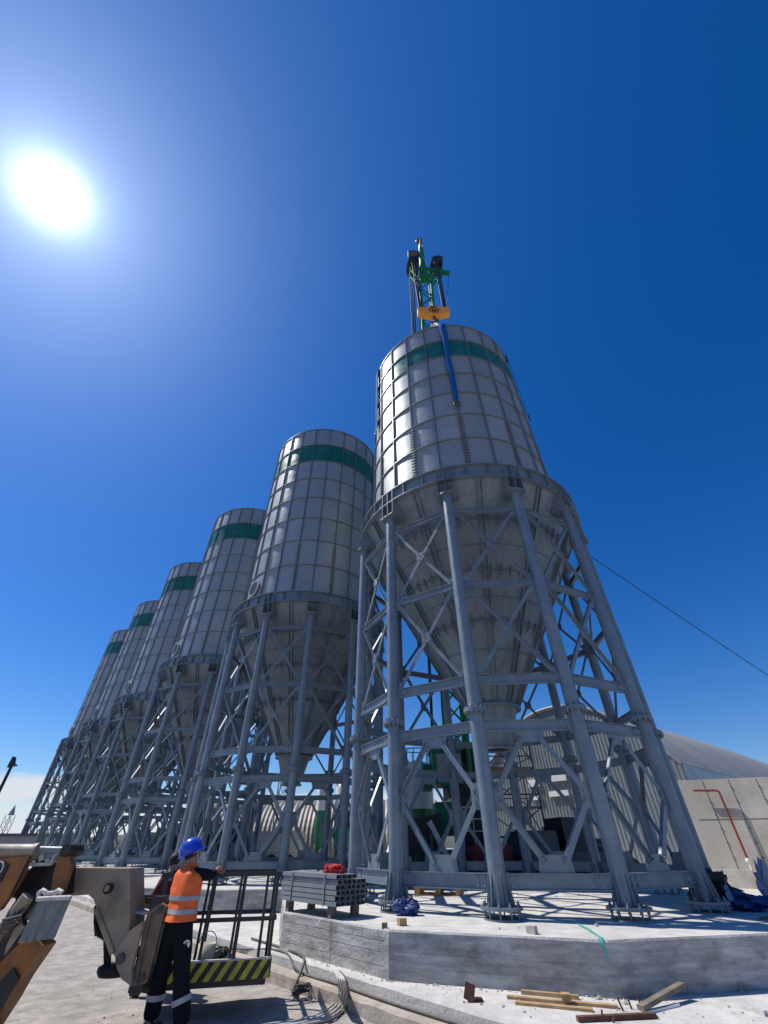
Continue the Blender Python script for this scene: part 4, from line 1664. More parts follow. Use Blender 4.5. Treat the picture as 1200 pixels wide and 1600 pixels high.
# litter on the right of the foundation
crumple('rubbish_bag', 'black', V((6.75, 11.5, 0.78)), 0.36, (1.1, 0.9, 0.8), 'heap of black sheeting behind the right-hand leg of the nearest silo', 'sheeting', 7, 0.7)
crumple('sheeting', 'pale_cloth', V((7.35, 10.7, 0.79)), 0.22, (0.7, 0.55, 1.6), 'pale blue plastic sheeting standing crumpled at the right edge', 'sheeting', 9, 0.8)
crumple('sheeting', 'blue_cloth', V((6.75, 10.4, 0.78)), 0.26, (1.5, 0.9, 0.5), 'dark blue tarpaulin lying by the right-hand leg of the nearest silo', 'tarpaulin', 12, 0.8)
crumple('sheeting', 'pale_cloth', V((6.75, 9.7, 0.79)), 0.17, (1.4, 0.7, 0.4), 'small pale sheet lying in front of the dark tarpaulin', 'sheeting', 15, 0.8)
for k, (a, c, lb) in enumerate((((6.0, 10.6, 0.79), (6.5, 11.6, 1.35), 'pale plank leaning on the black sheeting, left one'), ((6.7, 10.9, 0.79), (7.0, 11.5, 1.25), 'pale plank leaning on the black sheeting, right one'),
                                ((6.0, 9.2, 0.80), (7.4, 9.5, 0.86), 'grey plank among the litter in front of the tarpaulin'), ((6.3, 9.0, 0.80), (7.6, 8.9, 0.84), 'long pale plank nearest the right edge of the foundation'))):
    b = MB()
    b.bar(a, c, 0.10, 0.03)
    tag(b.build('plank', ('cable_pale', 'cable_pale', 'wood_grey', 'wood')[k]), lb, 'plank')

b = MB()          # scattered stones, crumbs of concrete
for k in range(620):
    if k < 150:
        x, y = random.uniform(-5.5, 0.5), random.uniform(4.8, 12.5)
        pd = (V((x, y, 0)) - KP).dot(N_)
        if pd < 0.22:
            continue
        z = gz(x, y)
    elif k < 400:
        t, o = random.uniform(-4, 3.2), random.uniform(-2.5, -0.1)
        p = KP + E_ * t + N_ * o
        x, y, z = p.x, p.y, PADZ
        if (V((x, y, 0)) - V((SC.x, SC.y, 0))).length < 5.68:
            continue
    else:
        a, rr = random.uniform(0, 360), random.uniform(0, 5.3)
        p = SC + pol(rr, a)
        x, y, z = p.x, p.y, 0.79
    r = random.uniform(0.004, 0.016) * (1 if random.random() < 0.95 else 2.4)
    b.ball((x, y, z + r * 0.3), r, 6, 4, (1.2, 1, 0.8), 0.6, k)
for k in range(420):          # grit gathered along the foot of the foundation and the kerb
    if k < 300:
        a = random.uniform(-75, 40)
        i = math.floor((a - PHI) / 30)
        p0, p1 = pol(5.64, PHI + 30 * i), pol(5.64, PHI + 30 * i + 30)
        p = p0.lerp(p1, (a - PHI) / 30 - i)
        p = V((SC.x, SC.y, 0)) + p * (1 + abs(random.gauss(0, 0.014)))
        if (p - KP).dot(N_) > -0.03:
            continue
        z = PADZ
    else:
        p = KP + E_ * random.uniform(-7, 3) + N_ * (0.22 + abs(random.gauss(0, 0.09)))
        z = gz(p.x, p.y)
    r = random.uniform(0.004, 0.013) * (1 if random.random() < 0.92 else 2.3)
    b.ball((p.x, p.y, z + r * 0.3), r, 6, 4, (1.3, 1, 0.7), 0.6, k + 0.5)
tag(b.build('rubble', 'stone'), 'crumbs of stone and concrete strewn over yard and foundation', 'rubble', kind='stuff')

# cables and hoses
def cable(pts, r, mname, label, group='cables lying along the kerb'):
    P = [V(p) for p in pts]
    out = []
    for i in range(len(P) - 1):
        p0, p1, p2, p3 = P[max(i - 1, 0)], P[i], P[i + 1], P[min(i + 2, len(P) - 1)]
        for q in range(6):
            t = q / 6
            out.append(0.5 * ((2 * p1) + (p2 - p0) * t + (2 * p0 - 5 * p1 + 4 * p2 - p3) * t * t + (3 * p1 - p0 - 3 * p2 + p3) * t ** 3))
    out.append(P[-1])
    b = MB()
    b.tube(out, r, 6)
    return tag(b.build('cable', mname), label, 'cable', group)


kl = lambda t, o, z: KP + E_ * t + N_ * o + V((0, 0, z))
cable([kl(-9, 0.06, 0.18), kl(-6, 0.05, 0.18), kl(-4, -0.05, 0.32), kl(-3.2, 0.07, 0.19), kl(-2.2, 0.06, 0.185), kl(-1, 0.09, 0.185), kl(0.4, 0.06, 0.185), kl(2, 0.10, 0.185)], 0.016, 'hose', 'black cable running along the kerb ledge below the foundation')
cable([kl(-5.5, -0.25, 0.32), kl(-4.2, -0.2, 0.32), kl(-3.3, -0.05, 0.33), kl(-3.05, 0.12, 0.22), kl(-2.95, 0.30, 0.04), kl(-2.7, 0.36, 0.03)], 0.020, 'hose', 'dark hose dropping over the kerb beside the basket')
for k in range(5):
    o = 0.085 * k
    cable([at(518 + 3 * k, 1514 + k, z=0.33), at(526 + 3.4 * k, 1524 + k, z=0.37), at(529 + 3.6 * k, 1538 + k, z=0.30), at(529 + 4.2 * k, 1553 + 1.5 * k, z=0.14), at(519 + 4.8 * k, 1570 + 2.2 * k, z=0.03), at(500 + 4.5 * k, 1583 + 2.6 * k, z=0.03), at(470 + 3 * k, 1593 + 2.4 * k, z=0.03), at(430, 1600 + 3 * k, z=0.03), at(380, 1604 + 5 * k, z=0.03)], 0.011 + 0.002 * (k % 3), 'cable_pale' if k < 4 else 'hose', ['pale cable nearest the basket in the bunch dropping over the kerb', 'second pale cable of the bunch dropping over the kerb', 'third pale cable of the bunch, in its middle', 'pale cable on the outer bend of the bunch', 'dark cable on the right side of the pale bunch'][k], 'bunch of cables dropping over the kerb')
b = MB()          # small tangle of wires by the kerb
for k in range(7):
    c = kl(-2.75, 0.36, 0.05)
    pts = [c + V((0.10 * sin(q * 1.1 + k * 1.7) + 0.02 * k, 0.09 * cos(q * 1.4 + k), 0.05 + 0.05 * sin(q * 0.9 + k * 2))) for q in range(9)]
    b.tube(pts, 0.008, 5)
tag(b.build('wire_tangle', 'darkgrey'), 'small tangle of dark wire at the foot of the kerb by the basket', 'wire')
b = MB()          # pale tangled wire behind the steel stack
c = SC + V((-1.5, 0.3, 0.0)) + V((-1.6, 3.0, 0))
for k in range(26):
    pts = [c + V((random.uniform(-0.3, 0.3), random.uniform(-0.2, 0.2), 0.0))]
    for q in range(5):
        pts.append(pts[-1] + V((random.uniform(-0.12, 0.14), random.uniform(-0.1, 0.1), random.uniform(0.05, 0.16))))
    b.tube(pts, [0.012, 0.011, 0.009, 0.007, 0.006, 0.004], 5)
tag(b.build('dry_branches', 'shrub'), 'pale dry branches heaped behind the steel stack', 'branches')

# ------------------------------------------------------------------ telescopic handler arm at the left
th = empty('telehandler', (-4.2, 7.3, 0))
tag(th, 'worn orange and grey lifting machine arm reaching in from the left edge', 'telehandler')


def tpart(name, mats, b, parent=None):
    o = b.build(name, mats, parent or th)
    if parent is None:
        o.location = -th.location
    return o


def plate(pts, Y, t, b=None):
    """flat steel plate with its outline in the plane y = Y and thickness t behind it"""
    b = b or MB()
    P = [at(px, py, Y=Y) for px, py in pts]
    return b.poly3(list(reversed(P)), (0, t, 0))


b = plate([(104, 1356), (203, 1357), (203, 1440), (200, 1458), (179, 1494), (175, 1488), (152, 1422), (146, 1405), (138, 1398), (104, 1400)], 7.35, 0.42)
b.bar(at(150, 1420, Y=7.34), at(176, 1490, Y=7.34), 0.05, 0.03, (0, -1, 0))
tpart('boom_head', 'plant_grey', b)
b = MB()
p = at(171, 1388, Y=7.35)
b.cyl(p - V((0, 0.05, 0)), p, 0.055, n=20)
b.mat_i = 1
b.cyl(p - V((0, 0.075, 0)), p - V((0, 0.0501, 0)), 0.03, n=12)
tpart('boss', ['black', 'plant_grey'], b)
b = plate([(179, 1492), (200, 1456), (224, 1439), (216, 1470), (206, 1512), (205, 1541), (190, 1530), (182, 1512)], 7.28, 0.06)
tpart('lower_bracket', 'plant_grey', b)
b = MB()
p = at(189, 1498, Y=7.28)
b.cyl(p - V((0, 0.03, 0)), p + V((0, 0.6, 0)), 0.05, n=18)
tpart('pin', 'darkgrey', b)
b = MB()
p = at(250, 1421, Y=7.4)
b.cyl(p - V((0, 0.03, 0)), p + V((0, 0.6, 0)), 0.035, n=14)
tpart('pin', 'darkgrey', b)
b = MB()
p = at(222, 1528, Y=7.4)
b.cyl(p - V((0, 0.02, 0)), p + V((0, 0.5, 0)), 0.04, n=14)
tpart('pin', 'darkgrey', b)
b = plate([(252, 1411), (231, 1424), (224, 1448), (207, 1541), (229, 1536), (240, 1496), (253, 1440), (261, 1416)], 7.40, 0.06)
plate([(252, 1411), (231, 1424), (224, 1448), (207, 1541), (213, 1540), (231, 1450), (236, 1428), (254, 1415)], 7.37, 0.03, b)
tpart('coupler_plate', 'plant_brown', b)
b = plate([(246, 1402), (229, 1403), (203, 1419), (203, 1428), (238, 1420), (248, 1412)], 8.0, 0.06)
tpart('coupler_plate', 'plant_brown', b)
b = MB()
b.bar(at(228, 1407, Y=7.9), at(256, 1407, Y=7.9), 0.10, 0.06)
b.bar(at(226, 1402, Y=8.02), at(276, 1404, Y=8.02), 0.06, 0.05)
b.box(at(236, 1470, Y=7.62), (0.16, 0.24, 0.85))
tpart('cross_member', 'dark_steel', b)
b = MB()
for k in range(6):
    px = 205 + 3.8 * k
    plate([(px, 1424 + k), (px + 2.0, 1423 + k), (px - 4, 1444), (px - 6, 1444)], 7.52 + 0.03 * k, 0.03, b)
plate([(203, 1423), (226, 1427), (226, 1430), (203, 1426)], 7.5, 0.35, b)
tpart('guard_grille', 'cable_pale', b)  # pale colour stands in for sunlight on the bars
b = MB()
for k in range(5):
    x = 150 + 3.4 * k
    b.tube([at(x, 1415, Y=7.45 + 0.04 * k), at(x - 1 + k, 1440, Y=7.42 + 0.04 * k), at(x + 1, 1462 + 2 * k, Y=7.45 + 0.04 * k)], 0.022, 7)
for k in range(3):
    x = 163 + 4 * k
    b.tube([at(x, 1462, Y=7.5), at(x + 0.6, 1490, Y=7.5), at(x + 1, 1520, Y=7.55)], 0.014, 6)
tpart('hose_bundle', 'rubber', b)
b = MB()
p = at(176, 1528, Y=7.6)
b.lathe([(0.02, 0.02), (0.17, 0.02), (0.20, 0.06), (0.20, 0.10), (0.16, 0.12), (0.02, 0.12)], 28, c=tuple(p))
tpart('foot_pad', 'rubber', b)
# boom and its end fittings
b = plate([(-260, 1362), (106, 1358), (106, 1399), (60, 1402), (-260, 1412)], 7.42, 0.36)
tpart('boom', 'darkgrey', b)
b = plate([(22, 1398), (58, 1342), (105, 1352), (100, 1398), (62, 1404), (34, 1440)], 7.12, 0.2)  # black plate painted in for the shadow behind the links
tpart('linkage_shade', 'black', b)
b = plate([(93, 1333), (108, 1336), (111, 1352), (105, 1372), (97, 1394), (79, 1391), (84, 1362)], 6.9, 0.07)
tpart('tilt_link', 'plant_orange', b)
b = MB()
p = at(102, 1329, Y=6.85)
b.cyl(p, p + V((0, 0.30, 0)), 0.068, n=22)
tpart('hub', 'black', b)
b = plate([(-60, 1352), (0, 1342), (47, 1337), (42, 1350), (16, 1398), (0, 1421), (-60, 1460)], 6.80, 0.07)
o = tpart('tilt_plate', 'plant_orange', b)
b = plate([(-50, 1352), (6, 1347), (13, 1352), (0, 1378), (-50, 1400)], 6.78, 0.02)
plate([(15, 1399), (17, 1399), (49, 1337), (46, 1337)], 6.79, 0.02, b)
tpart('plate_inset', 'black', b, o)
b = MB()
p = at(-4, 1357, Y=6.776)
for k in range(24):
    q0, q1 = 2 * pi * k / 24, 2 * pi * (k + 1) / 24
    b.bar(p + V((0.065 * cos(q0), 0, 0.065 * sin(q0))), p + V((0.065 * cos(q1), 0, 0.065 * sin(q1))), 0.014, 0.006, (0, -1, 0))
tpart('round_mark', 'white', b, o)
b = MB()
b.cyl(at(-60, 1331, Y=6.92), at(55, 1331, Y=6.92), 0.082, n=20)
b.cyl(at(53, 1331, Y=6.92), at(58, 1331, Y=6.92), 0.092, n=20)
ob = tpart('tilt_cylinder', 'plant_grey', b)
b = MB()
b.cyl(at(57, 1327, Y=6.92), at(101, 1328, Y=6.92), 0.034, n=14)
tpart('rod', 'bolt', b, ob)
b = MB()
b.bar(at(50, 1351, Y=6.95), at(80, 1350, Y=6.95), 0.05, 0.035)
b.bar(at(80, 1351, Y=6.95), at(86, 1337, Y=6.95), 0.05, 0.03)
b.cyl(at(64, 1345, Y=6.95), at(64, 1338, Y=6.95), 0.03, n=8)
b.cyl(at(74, 1347, Y=6.95), at(74, 1342, Y=6.95), 0.022, n=8)
tpart('pipe_bracket', 'cable_pale', b)
b = plate([(59, 1470), (67, 1478), (30, 1530), (8, 1568), (-40, 1640), (-60, 1560), (0, 1505), (30, 1474)], 6.92, 0.26)
tpart('lower_arm', 'plant_orange', b)
b = plate([(30, 1530), (8, 1566), (-40, 1640), (-46, 1600), (-5, 1540), (20, 1512)], 6.89, 0.02)  # black plates put the shade of the arm's underside into colour
plate([(28, 1474), (0, 1506), (-60, 1560), (-60, 1500), (5, 1440), (24, 1430)], 6.98, 0.2, b)
tpart('arm_shade', 'black', b)
b = MB()
b.cyl(at(44, 1400, Y=6.74), at(6, 1452, Y=6.74), 0.072, n=18)
b.cyl(at(7, 1450, Y=6.74), at(-20, 1488, Y=6.74), 0.05, n=14)
tpart('lift_cylinder', 'plant_grey', b)
b = MB()
for k in range(5):
    x = 26 - 5 * k
    b.tube([at(x + 24, 1402, Y=6.9), at(x + 8, 1425, Y=6.68), at(x - 4, 1440 + 3 * k, Y=6.66), at(x - 14, 1462 + 4 * k, Y=6.8)], 0.014, 6)
for k in range(3):
    b.tube([at(4 + 4 * k, 1437 + 4 * k, Y=6.6), at(20 + 3 * k, 1434 + 4 * k, Y=6.58), at(34, 1430 + 5 * k, Y=6.62)], 0.011, 6)
tpart('hydraulic_hose', 'hose', b)
b = MB()
for x0, x1 in ((60, 72), (84, 97)):
    b.tube([at(x0, 1404, Y=6.62), at(x0 + 1, 1394, Y=6.62), at(x0 + 6, 1391, Y=6.62), at(x1, 1395, Y=6.62)], 0.024, 8)
b.tube([at(70, 1396, Y=6.62), at(90, 1395, Y=6.62)], 0.02, 8)
tpart('fitting', 'cable_pale', b)
b = plate([(60, 1406), (110, 1404), (100, 1428), (84, 1466), (60, 1470), (27, 1474), (44, 1440)], 6.55, 0.018)
tpart('mud_flap', 'mudflap', b)
b = MB()
b.tube([at(58, 1405, Y=6.56), at(84, 1403.5, Y=6.56), at(111, 1402.5, Y=6.56)], 0.022, 10)
tpart('flap_rail', 'cable_pale', b)
b = plate([(6, 1492), (38, 1448), (32, 1442), (22, 1452), (10, 1478)], 6.70, 0.03)
tpart('bracket', 'plant_grey', b)
# the machine itself stands out of the picture to the left
b = MB()
b.box((-9.4, 7.6, 1.05), (4.2, 1.9, 0.9))
b.box((-10.0, 7.9, 1.95), (1.6, 1.2, 1.3))
tpart('chassis', 'plant_orange', b)
for x in (-8.2, -10.8):
    for y in (6.6, 8.6):
        b = MB()
        b.cyl((x, y - 0.2, 0.6), (x, y + 0.2, 0.6), 0.6, n=24)
        tpart('wheel', 'rubber', b)

# ------------------------------------------------------------------ access basket
bk = empty('access_basket', (-2.4, 8.5, 0.33))
tag(bk, 'black tubular work basket with yellow and black striped toe board', 'work basket')
BO = bk.location
BA, BB = V((-3.22, 7.94, 0)), V((-1.605, 8.35, 0))
BD = (BB - BA).normalized()
BQ = V((-BD.y, BD.x, 0))
BL = (BB - BA).length
DP = 0.92


def bp(t, q, z):
    return BA + BD * (t * BL) + BQ * q + V((0, 0, z)) - BO


b = MB()
b.bar(bp(0, DP / 2, 0.345), bp(1, DP / 2, 0.345), DP, 0.03)
b.bar(bp(0.02, 0.05, 0.30), bp(0.98, 0.05, 0.30), 0.06, 0.06)
b.bar(bp(0.02, DP - 0.05, 0.30), bp(0.98, DP - 0.05, 0.30), 0.06, 0.06)
b.build('floor', 'dark_steel', bk)
for (t0, q0, t1, q1) in ((0, 0, 1, 0), (1, 0, 1, DP), (0, DP, 1, DP), (0, 0, 0, DP)):
    b = MB()
    b.bar(bp(t0, q0, 1.40), bp(t1, q1, 1.40), 0.05, 0.05)
    b.build('top_rail', 'dark_steel', bk)
    b = MB()
    b.bar(bp(t0, q0, 0.915), bp(t1, q1, 0.915), 0.04, 0.045)
    b.build('mid_rail', 'dark_steel', bk)
for t, q in ((0.02, 0), (0.43, 0), (0.665, 0), (0.70, 0.0), (0.895, 0), (0.985, 0), (0.02, DP), (0.36, DP), (0.42, DP), (0.69, DP), (0.985, DP), (0.0, DP / 2), (0.995, DP / 2)):
    b = MB()
    b.bar(bp(t, q, 0.36), bp(t, q, 1.376), 0.038, 0.038, BQ)
    b.build('post', 'dark_steel', bk)


def stripes(p, q, z0, z1, out):
    """toe board with slanted stripes: alternate solid yellow and black pieces side by side"""
    b = MB()
    L = (q - p).length
    d = (q - p).normalized()
    w = 0.078
    sl = 0.13
    k = 0
    x = -sl
    H = z1 - z0
    while x < L:
        b.mat_i = k % 2
        pts = []
        for (u, z) in ((x, 0), (x + w, 0), (x + w + sl, H), (x + sl, H)):
            pts.append((u, z))
        # clip to [0, L]
        def clip(P, lim, keep_less):
            r = []
            for i in range(len(P)):
                a_, c_ = P[i], P[(i + 1) % len(P)]
                ina = a_[0] <= lim if keep_less else a_[0] >= lim
                inc = c_[0] <= lim if keep_less else c_[0] >= lim
                if ina:
                    r.append(a_)
                if ina != inc:
                    f = (lim - a_[0]) / (c_[0] - a_[0])
                    r.append((lim, a_[1] + f * (c_[1] - a_[1])))
            return r
        P = clip(clip(pts, 0, False), L, True) if True else pts
        if len(P) >= 3:
            b.poly3([p + d * u + V((0, 0, z0 + z)) for u, z in P], -out * 0.02)
        x += w
        k += 1
    return b


f0, f1 = BA + BQ * -0.03 - BO, BB + BQ * -0.03 - BO
stripes(f0, f1, 0.335, 0.515, -BQ).build('toe_board', ['yellow', 'black'], bk)
e0, e1 = bp(1.005, 0.0, 0), bp(1.005, DP, 0)
b = MB()
b.bar(e0 + V((0, 0, 0.425)), e1 + V((0, 0, 0.425)), 0.02, 0.18)
b.build('toe_board', 'dark_steel', bk)
b = MB()
b.bar(f0 + V((0, 0, 0.525)), f1 + V((0, 0, 0.525)), 0.05, 0.018)
b.build('sill', 'cable_pale', bk)

bu = empty('bucket', BA + BD * 0.78 + BQ * 0.25 + V((0, 0, 0.362)))
tag(bu, 'beige bucket standing in the black basket beside the man in the orange vest', 'bucket')
b = MB()
b.lathe([(0.001, 0.0), (0.095, 0.0), (0.125, 0.30), (0.118, 0.30), (0.09, 0.012), (0.001, 0.012)], 24)
b.build('pail', 'cream', bu)
b = MB()
b.tube([V((0.125 * cos(pi * k / 10), 0.0, 0.29 + 0.13 * sin(pi * k / 10))) for k in range(11)], 0.006, 6)
b.build('handle', 'darkgrey', bu)
crumple('tool_bag', 'black', BA + BD * 1.02 + BQ * 0.55 + V((0, 0, 0.36)), 0.14, (1.3, 0.9, 0.8), 'black tool bag lying on the floor of the basket', 'bag', 21)

# ------------------------------------------------------------------ people
def skin_mesh(name, nodes, edges, root, mname, sub=2):
    ks = list(nodes)
    me = bpy.data.meshes.new(name)
    me.from_pydata([tuple(nodes[k][0]) for k in ks], [(ks.index(a), ks.index(b_)) for a, b_ in edges], [])
    o = bpy.data.objects.new(name, me)
    col.objects.link(o)
    md = o.modifiers.new('Skin', 'SKIN')
    md.use_smooth_shade = True
    sv = me.skin_vertices[0].data
    for i, k in enumerate(ks):
        r = nodes[k][1]
        sv[i].radius = r if isinstance(r, tuple) else (r, r)
        sv[i].use_root = (k == root)
    sb = o.modifiers.new('Sub', 'SUBSURF')
    sb.levels = sub
    sb.render_levels = sub
    dg = bpy.context.evaluated_depsgraph_get()
    dg.update()
    out = bpy.data.meshes.new_from_object(o.evaluated_get(dg))
    bpy.data.objects.remove(o)
    out.name = name
    out.materials.clear()
    out.materials.append(M[mname])
    for p_ in out.polygons:
        p_.use_smooth = True
    return out


def hand_nodes(side, wrist, d, n, curl):
    """palm and five fingers: d along the hand, n the side away from the palm's grip, curl 0..1"""
    d = d.normalized()
    n = (n - d * n.dot(d)).normalized()
    s = d.cross(n).normalized() * (1 if side == 'R' else -1)
    N, E = {}, []
    N[side + 'palm'] = (wrist + d * 0.055, (0.036, 0.020))
    E.append((side + 'wrist', side + 'palm'))
    for i, (off, ln) in enumerate(((-0.030, 0.068), (-0.010, 0.078), (0.010, 0.074), (0.029, 0.060))):
        prev = side + 'palm'
        p = wrist + d * 0.095 + s * off
        ang = 0.25 + curl * 0.35
        for j in range(4):
            k = f'{side}f{i}{j}'
            N[k] = (p, 0.0095 - 0.0008 * j)
            E.append((prev, k))
            prev = k
            dd = d * cos(ang) - n * sin(ang)
            p = p + dd * ln / 3
            ang += 0.30 + curl * 0.75
    p = wrist + d * 0.04 - s * 0.034
    prev = side + 'palm'
    for j in range(3):
        k = f'{side}t{j}'
        N[k] = (p, 0.0115 - 0.001 * j)
        E.append((prev, k))
        prev = k
        p = p + (d * 0.75 - s * 0.35 - n * (0.4 + 0.3 * j)).normalized() * 0.030
    return N, E


def person(label, J, face, up, colours, vest=True, helmet='helmet', group=None):
    """J: joints of the body in the site's coordinates; face and up: directions of the head"""
    O = V((J['pelvis'].x, J['pelvis'].y, min(J['Lank'].z, J['Rank'].z) - 0.09))
    r = empty('person', O)
    tag(r, label, 'person', group)
    P = {k: v - O for k, v in J.items() if isinstance(v, V)}
    face = face.normalized()
    up = (up - face * up.dot(face)).normalized()
    side = face.cross(up)                     # towards the person's right
    sh = (P['Rsho'] - P['Lsho']).normalized()
    g = V((0, 0, 1)).cross(sh).normalized()   # chest direction
    H = P['head']
    N = {'pelvis': (P['pelvis'], (0.125, 0.10)), 'waist': (P['pelvis'].lerp(P['neck'], 0.3), (0.12, 0.095)), 'chest': (P['pelvis'].lerp(P['neck'], 0.72), (0.14, 0.105)),
         'neck': (P['neck'], 0.062), 'hb': (H - up * 0.075, 0.066), 'hm': (H + up * 0.0, (0.083, 0.092)), 'ht': (H + up * 0.075, 0.06),
         'jaw': (H - up * 0.075 + face * 0.055, 0.045), 'brow': (H + up * 0.01 + face * 0.055, 0.05), 'nose': (H - up * 0.020 + face * 0.108, 0.014),
         'earR': (H + side * 0.085 - up * 0.01, 0.020), 'earL': (H - side * 0.085 - up * 0.01, 0.020)}
    E = [('pelvis', 'waist'), ('waist', 'chest'), ('chest', 'neck'), ('neck', 'hb'), ('hb', 'hm'), ('hm', 'ht'), ('hb', 'jaw'), ('hm', 'brow'), ('brow', 'nose'), ('hm', 'earR'), ('hm', 'earL')]
    for s in 'LR':
        N[s + 'hip'] = (P[s + 'hip'] - V((0, 0, 0.06)), 0.085)
        N[s + 'knee'] = (P[s + 'knee'], 0.055)
        N[s + 'calf'] = (P[s + 'knee'].lerp(P[s + 'ank'], 0.35), 0.055)
        N[s + 'ank'] = (P[s + 'ank'], 0.038)
        N[s + 'toe'] = (P[s + 'ank'] + J[s + 'dir'] * 0.15 - V((0, 0, 0.05)), 0.035)
        N[s + 'sho'] = (P[s + 'sho'], 0.065)
        N[s + 'elb'] = (P[s + 'elb'], 0.043)
        N[s + 'wrist'] = (P[s + 'wri'], 0.028)
        E += [('pelvis', s + 'hip'), (s + 'hip', s + 'knee'), (s + 'knee', s + 'calf'), (s + 'calf', s + 'ank'), (s + 'ank', s + 'toe'), ('chest', s + 'sho'), (s + 'sho', s + 'elb'), (s + 'elb', s + 'wrist')]
        hn, he = hand_nodes(s, P[s + 'wri'], J[s + 'hand'], J[s + 'back'], 0.6)
        N.update(hn)
        E += he
    link('body', skin_mesh('body', N, E, 'pelvis', 'skin'), r)
    # clothing
    N, E = {'pelvis': (P['pelvis'], (0.155, 0.125)), 'belt': (P['pelvis'].lerp(P['neck'], 0.16), (0.155, 0.12))}, [('pelvis', 'belt')]
    for s in 'LR':
        N[s + 'hip'] = (P[s + 'hip'] - V((0, 0, 0.09)), 0.125)
        N[s + 'mid'] = (P[s + 'hip'].lerp(P[s + 'knee'], 0.5), 0.115)
        N[s + 'knee'] = (P[s + 'knee'], 0.098)
        N[s + 'calf'] = (P[s + 'knee'].lerp(P[s + 'ank'], 0.45), 0.102)
        N[s + 'ank'] = (P[s + 'ank'] + V((0, 0, 0.01)), 0.098)
        E += [('pelvis', s + 'hip'), (s + 'hip', s + 'mid'), (s + 'mid', s + 'knee'), (s + 'knee', s + 'calf'), (s + 'calf', s + 'ank')]
    link('trousers', skin_mesh('trousers', N, E, 'pelvis', colours[0]), r)
    for s in 'LR':
        a_ = P[s + 'ank']
        d_ = J[s + 'dir']
        b_ = skin_mesh('boot', {'a': (a_ + V((0, 0, 0.05)), 0.06), 'h': (a_ - V((0, 0, 0.035)) - d_ * 0.03, 0.055), 'm': (a_ - V((0, 0, 0.04)) + d_ * 0.08, 0.05), 't': (a_ - V((0, 0, 0.05)) + d_ * 0.18, 0.042)}, [('a', 'h'), ('h', 'm'), ('m', 't')], 'h', 'black')
        link('boot', b_, r)
    N = {'hem': (P['pelvis'].lerp(P['neck'], 0.05), (0.15, 0.12)), 'waist': (P['pelvis'].lerp(P['neck'], 0.3), (0.15, 0.118)), 'chest': (P['pelvis'].lerp(P['neck'], 0.72), (0.165, 0.12)), 'neck': (P['neck'] - V((0, 0, 0.02)), 0.064)}
    E = [('hem', 'waist'), ('waist', 'chest'), ('chest', 'neck')]
    for s in 'LR':
        N[s + 'sho'] = (P[s + 'sho'], 0.080)
        N[s + 'up'] = (P[s + 'sho'].lerp(P[s + 'elb'], 0.5), 0.072)
        N[s + 'elb'] = (P[s + 'elb'], 0.062)
        N[s + 'cuff'] = (P[s + 'elb'].lerp(P[s + 'wri'], J.get(s + 'cuff', 0.9)), 0.045)
        E += [('chest', s + 'sho'), (s + 'sho', s + 'up'), (s + 'up', s + 'elb'), (s + 'elb', s + 'cuff')]
    link('shirt', skin_mesh('shirt', N, E, 'chest', colours[1]), r)

    def torso_ring(z, a, c, n=40, wr=0.0):
        pz = (z - (P['pelvis'].z)) / (P['neck'].z - P['pelvis'].z)
        cen = P['pelvis'].lerp(P['neck'], pz)
        out = []
        for k in range(n):
            q = 2 * pi * k / n
            sx, gy = cos(q), sin(q)
            m = 1 + wr * noise.noise(V((sx * 2.2, gy * 2.2, z * 7))) + 0.5 * wr * noise.noise(V((sx * 5.5 + z * 9, gy * 5.5, z * 17)))
            e = 0.75
            fx = math.copysign(abs(sx) ** e, sx)
            fy = math.copysign(abs(gy) ** e, gy)
            out.append(cen + sh * fx * a * m + g * fy * c * m)
        return out

    if vest:
        z0 = P['pelvis'].z
        zn = P['neck'].z
        prof = [(0.02, 0.205, 0.178), (0.10, 0.200, 0.168), (0.2, 0.196, 0.158), (0.32, 0.196, 0.152), (0.45, 0.204, 0.154), (0.58, 0.212, 0.155), (0.70, 0.214, 0.150), (0.80, 0.214, 0.150), (0.88, 0.206, 0.144), (0.94, 0.178, 0.130), (0.985, 0.130, 0.112), (1.01, 0.092, 0.094), (1.07, 0.078, 0.084)]

        def prof_at(u):
            for i in range(len(prof) - 1):
                if prof[i][0] <= u <= prof[i + 1][0]:
                    f = (u - prof[i][0]) / (prof[i + 1][0] - prof[i][0])
                    return [prof[i][j] * (1 - f) + prof[i + 1][j] * f for j in (1, 2)]
            return prof[-1][1:]
        n = 40
        us = [0.02 + 1.05 * i / 28 for i in range(29)]
        b = MB()
        vs = []
        for u in us:
            a_, c_ = prof_at(min(max(u, 0.02), 1.07))
            vs += torso_ring(z0 + (zn - z0) * u, a_, c_, n, 0.085)
        b.add(vs, [(i * n + k, i * n + (k + 1) % n, (i + 1) * n + (k + 1) % n, (i + 1) * n + k) for i in range(len(us) - 1) for k in range(n)], True)
        vo = b.build('vest', 'hivis', r)
        for u0, u1 in ((0.15, 0.235), (0.385, 0.47)):
            b = MB()
            vs = []
            for u in (u0, (u0 + u1) / 2, u1):
                a_, c_ = prof_at(u)
                vs += torso_ring(z0 + (zn - z0) * u, a_ + 0.006, c_ + 0.006, n, 0.055)
            b.add(vs, [(i * n + k, i * n + (k + 1) % n, (i + 1) * n + (k + 1) % n, (i + 1) * n + k) for i in range(2) for k in range(n)], True)
            b.build('reflective_band', 'reflective', vo)
        for s in 'LR':
            b = MB()
            c0 = P[s + 'knee'].lerp(P[s + 'ank'], 0.46)
            dd = (P[s + 'ank'] - P[s + 'knee']).normalized()
            b.cyl(c0 - dd * 0.025, c0 + dd * 0.025, 0.108, n=20, caps=False)
            b.build('reflective_band', 'reflective', r)
    m3 = Matrix((side, face, up)).transposed()
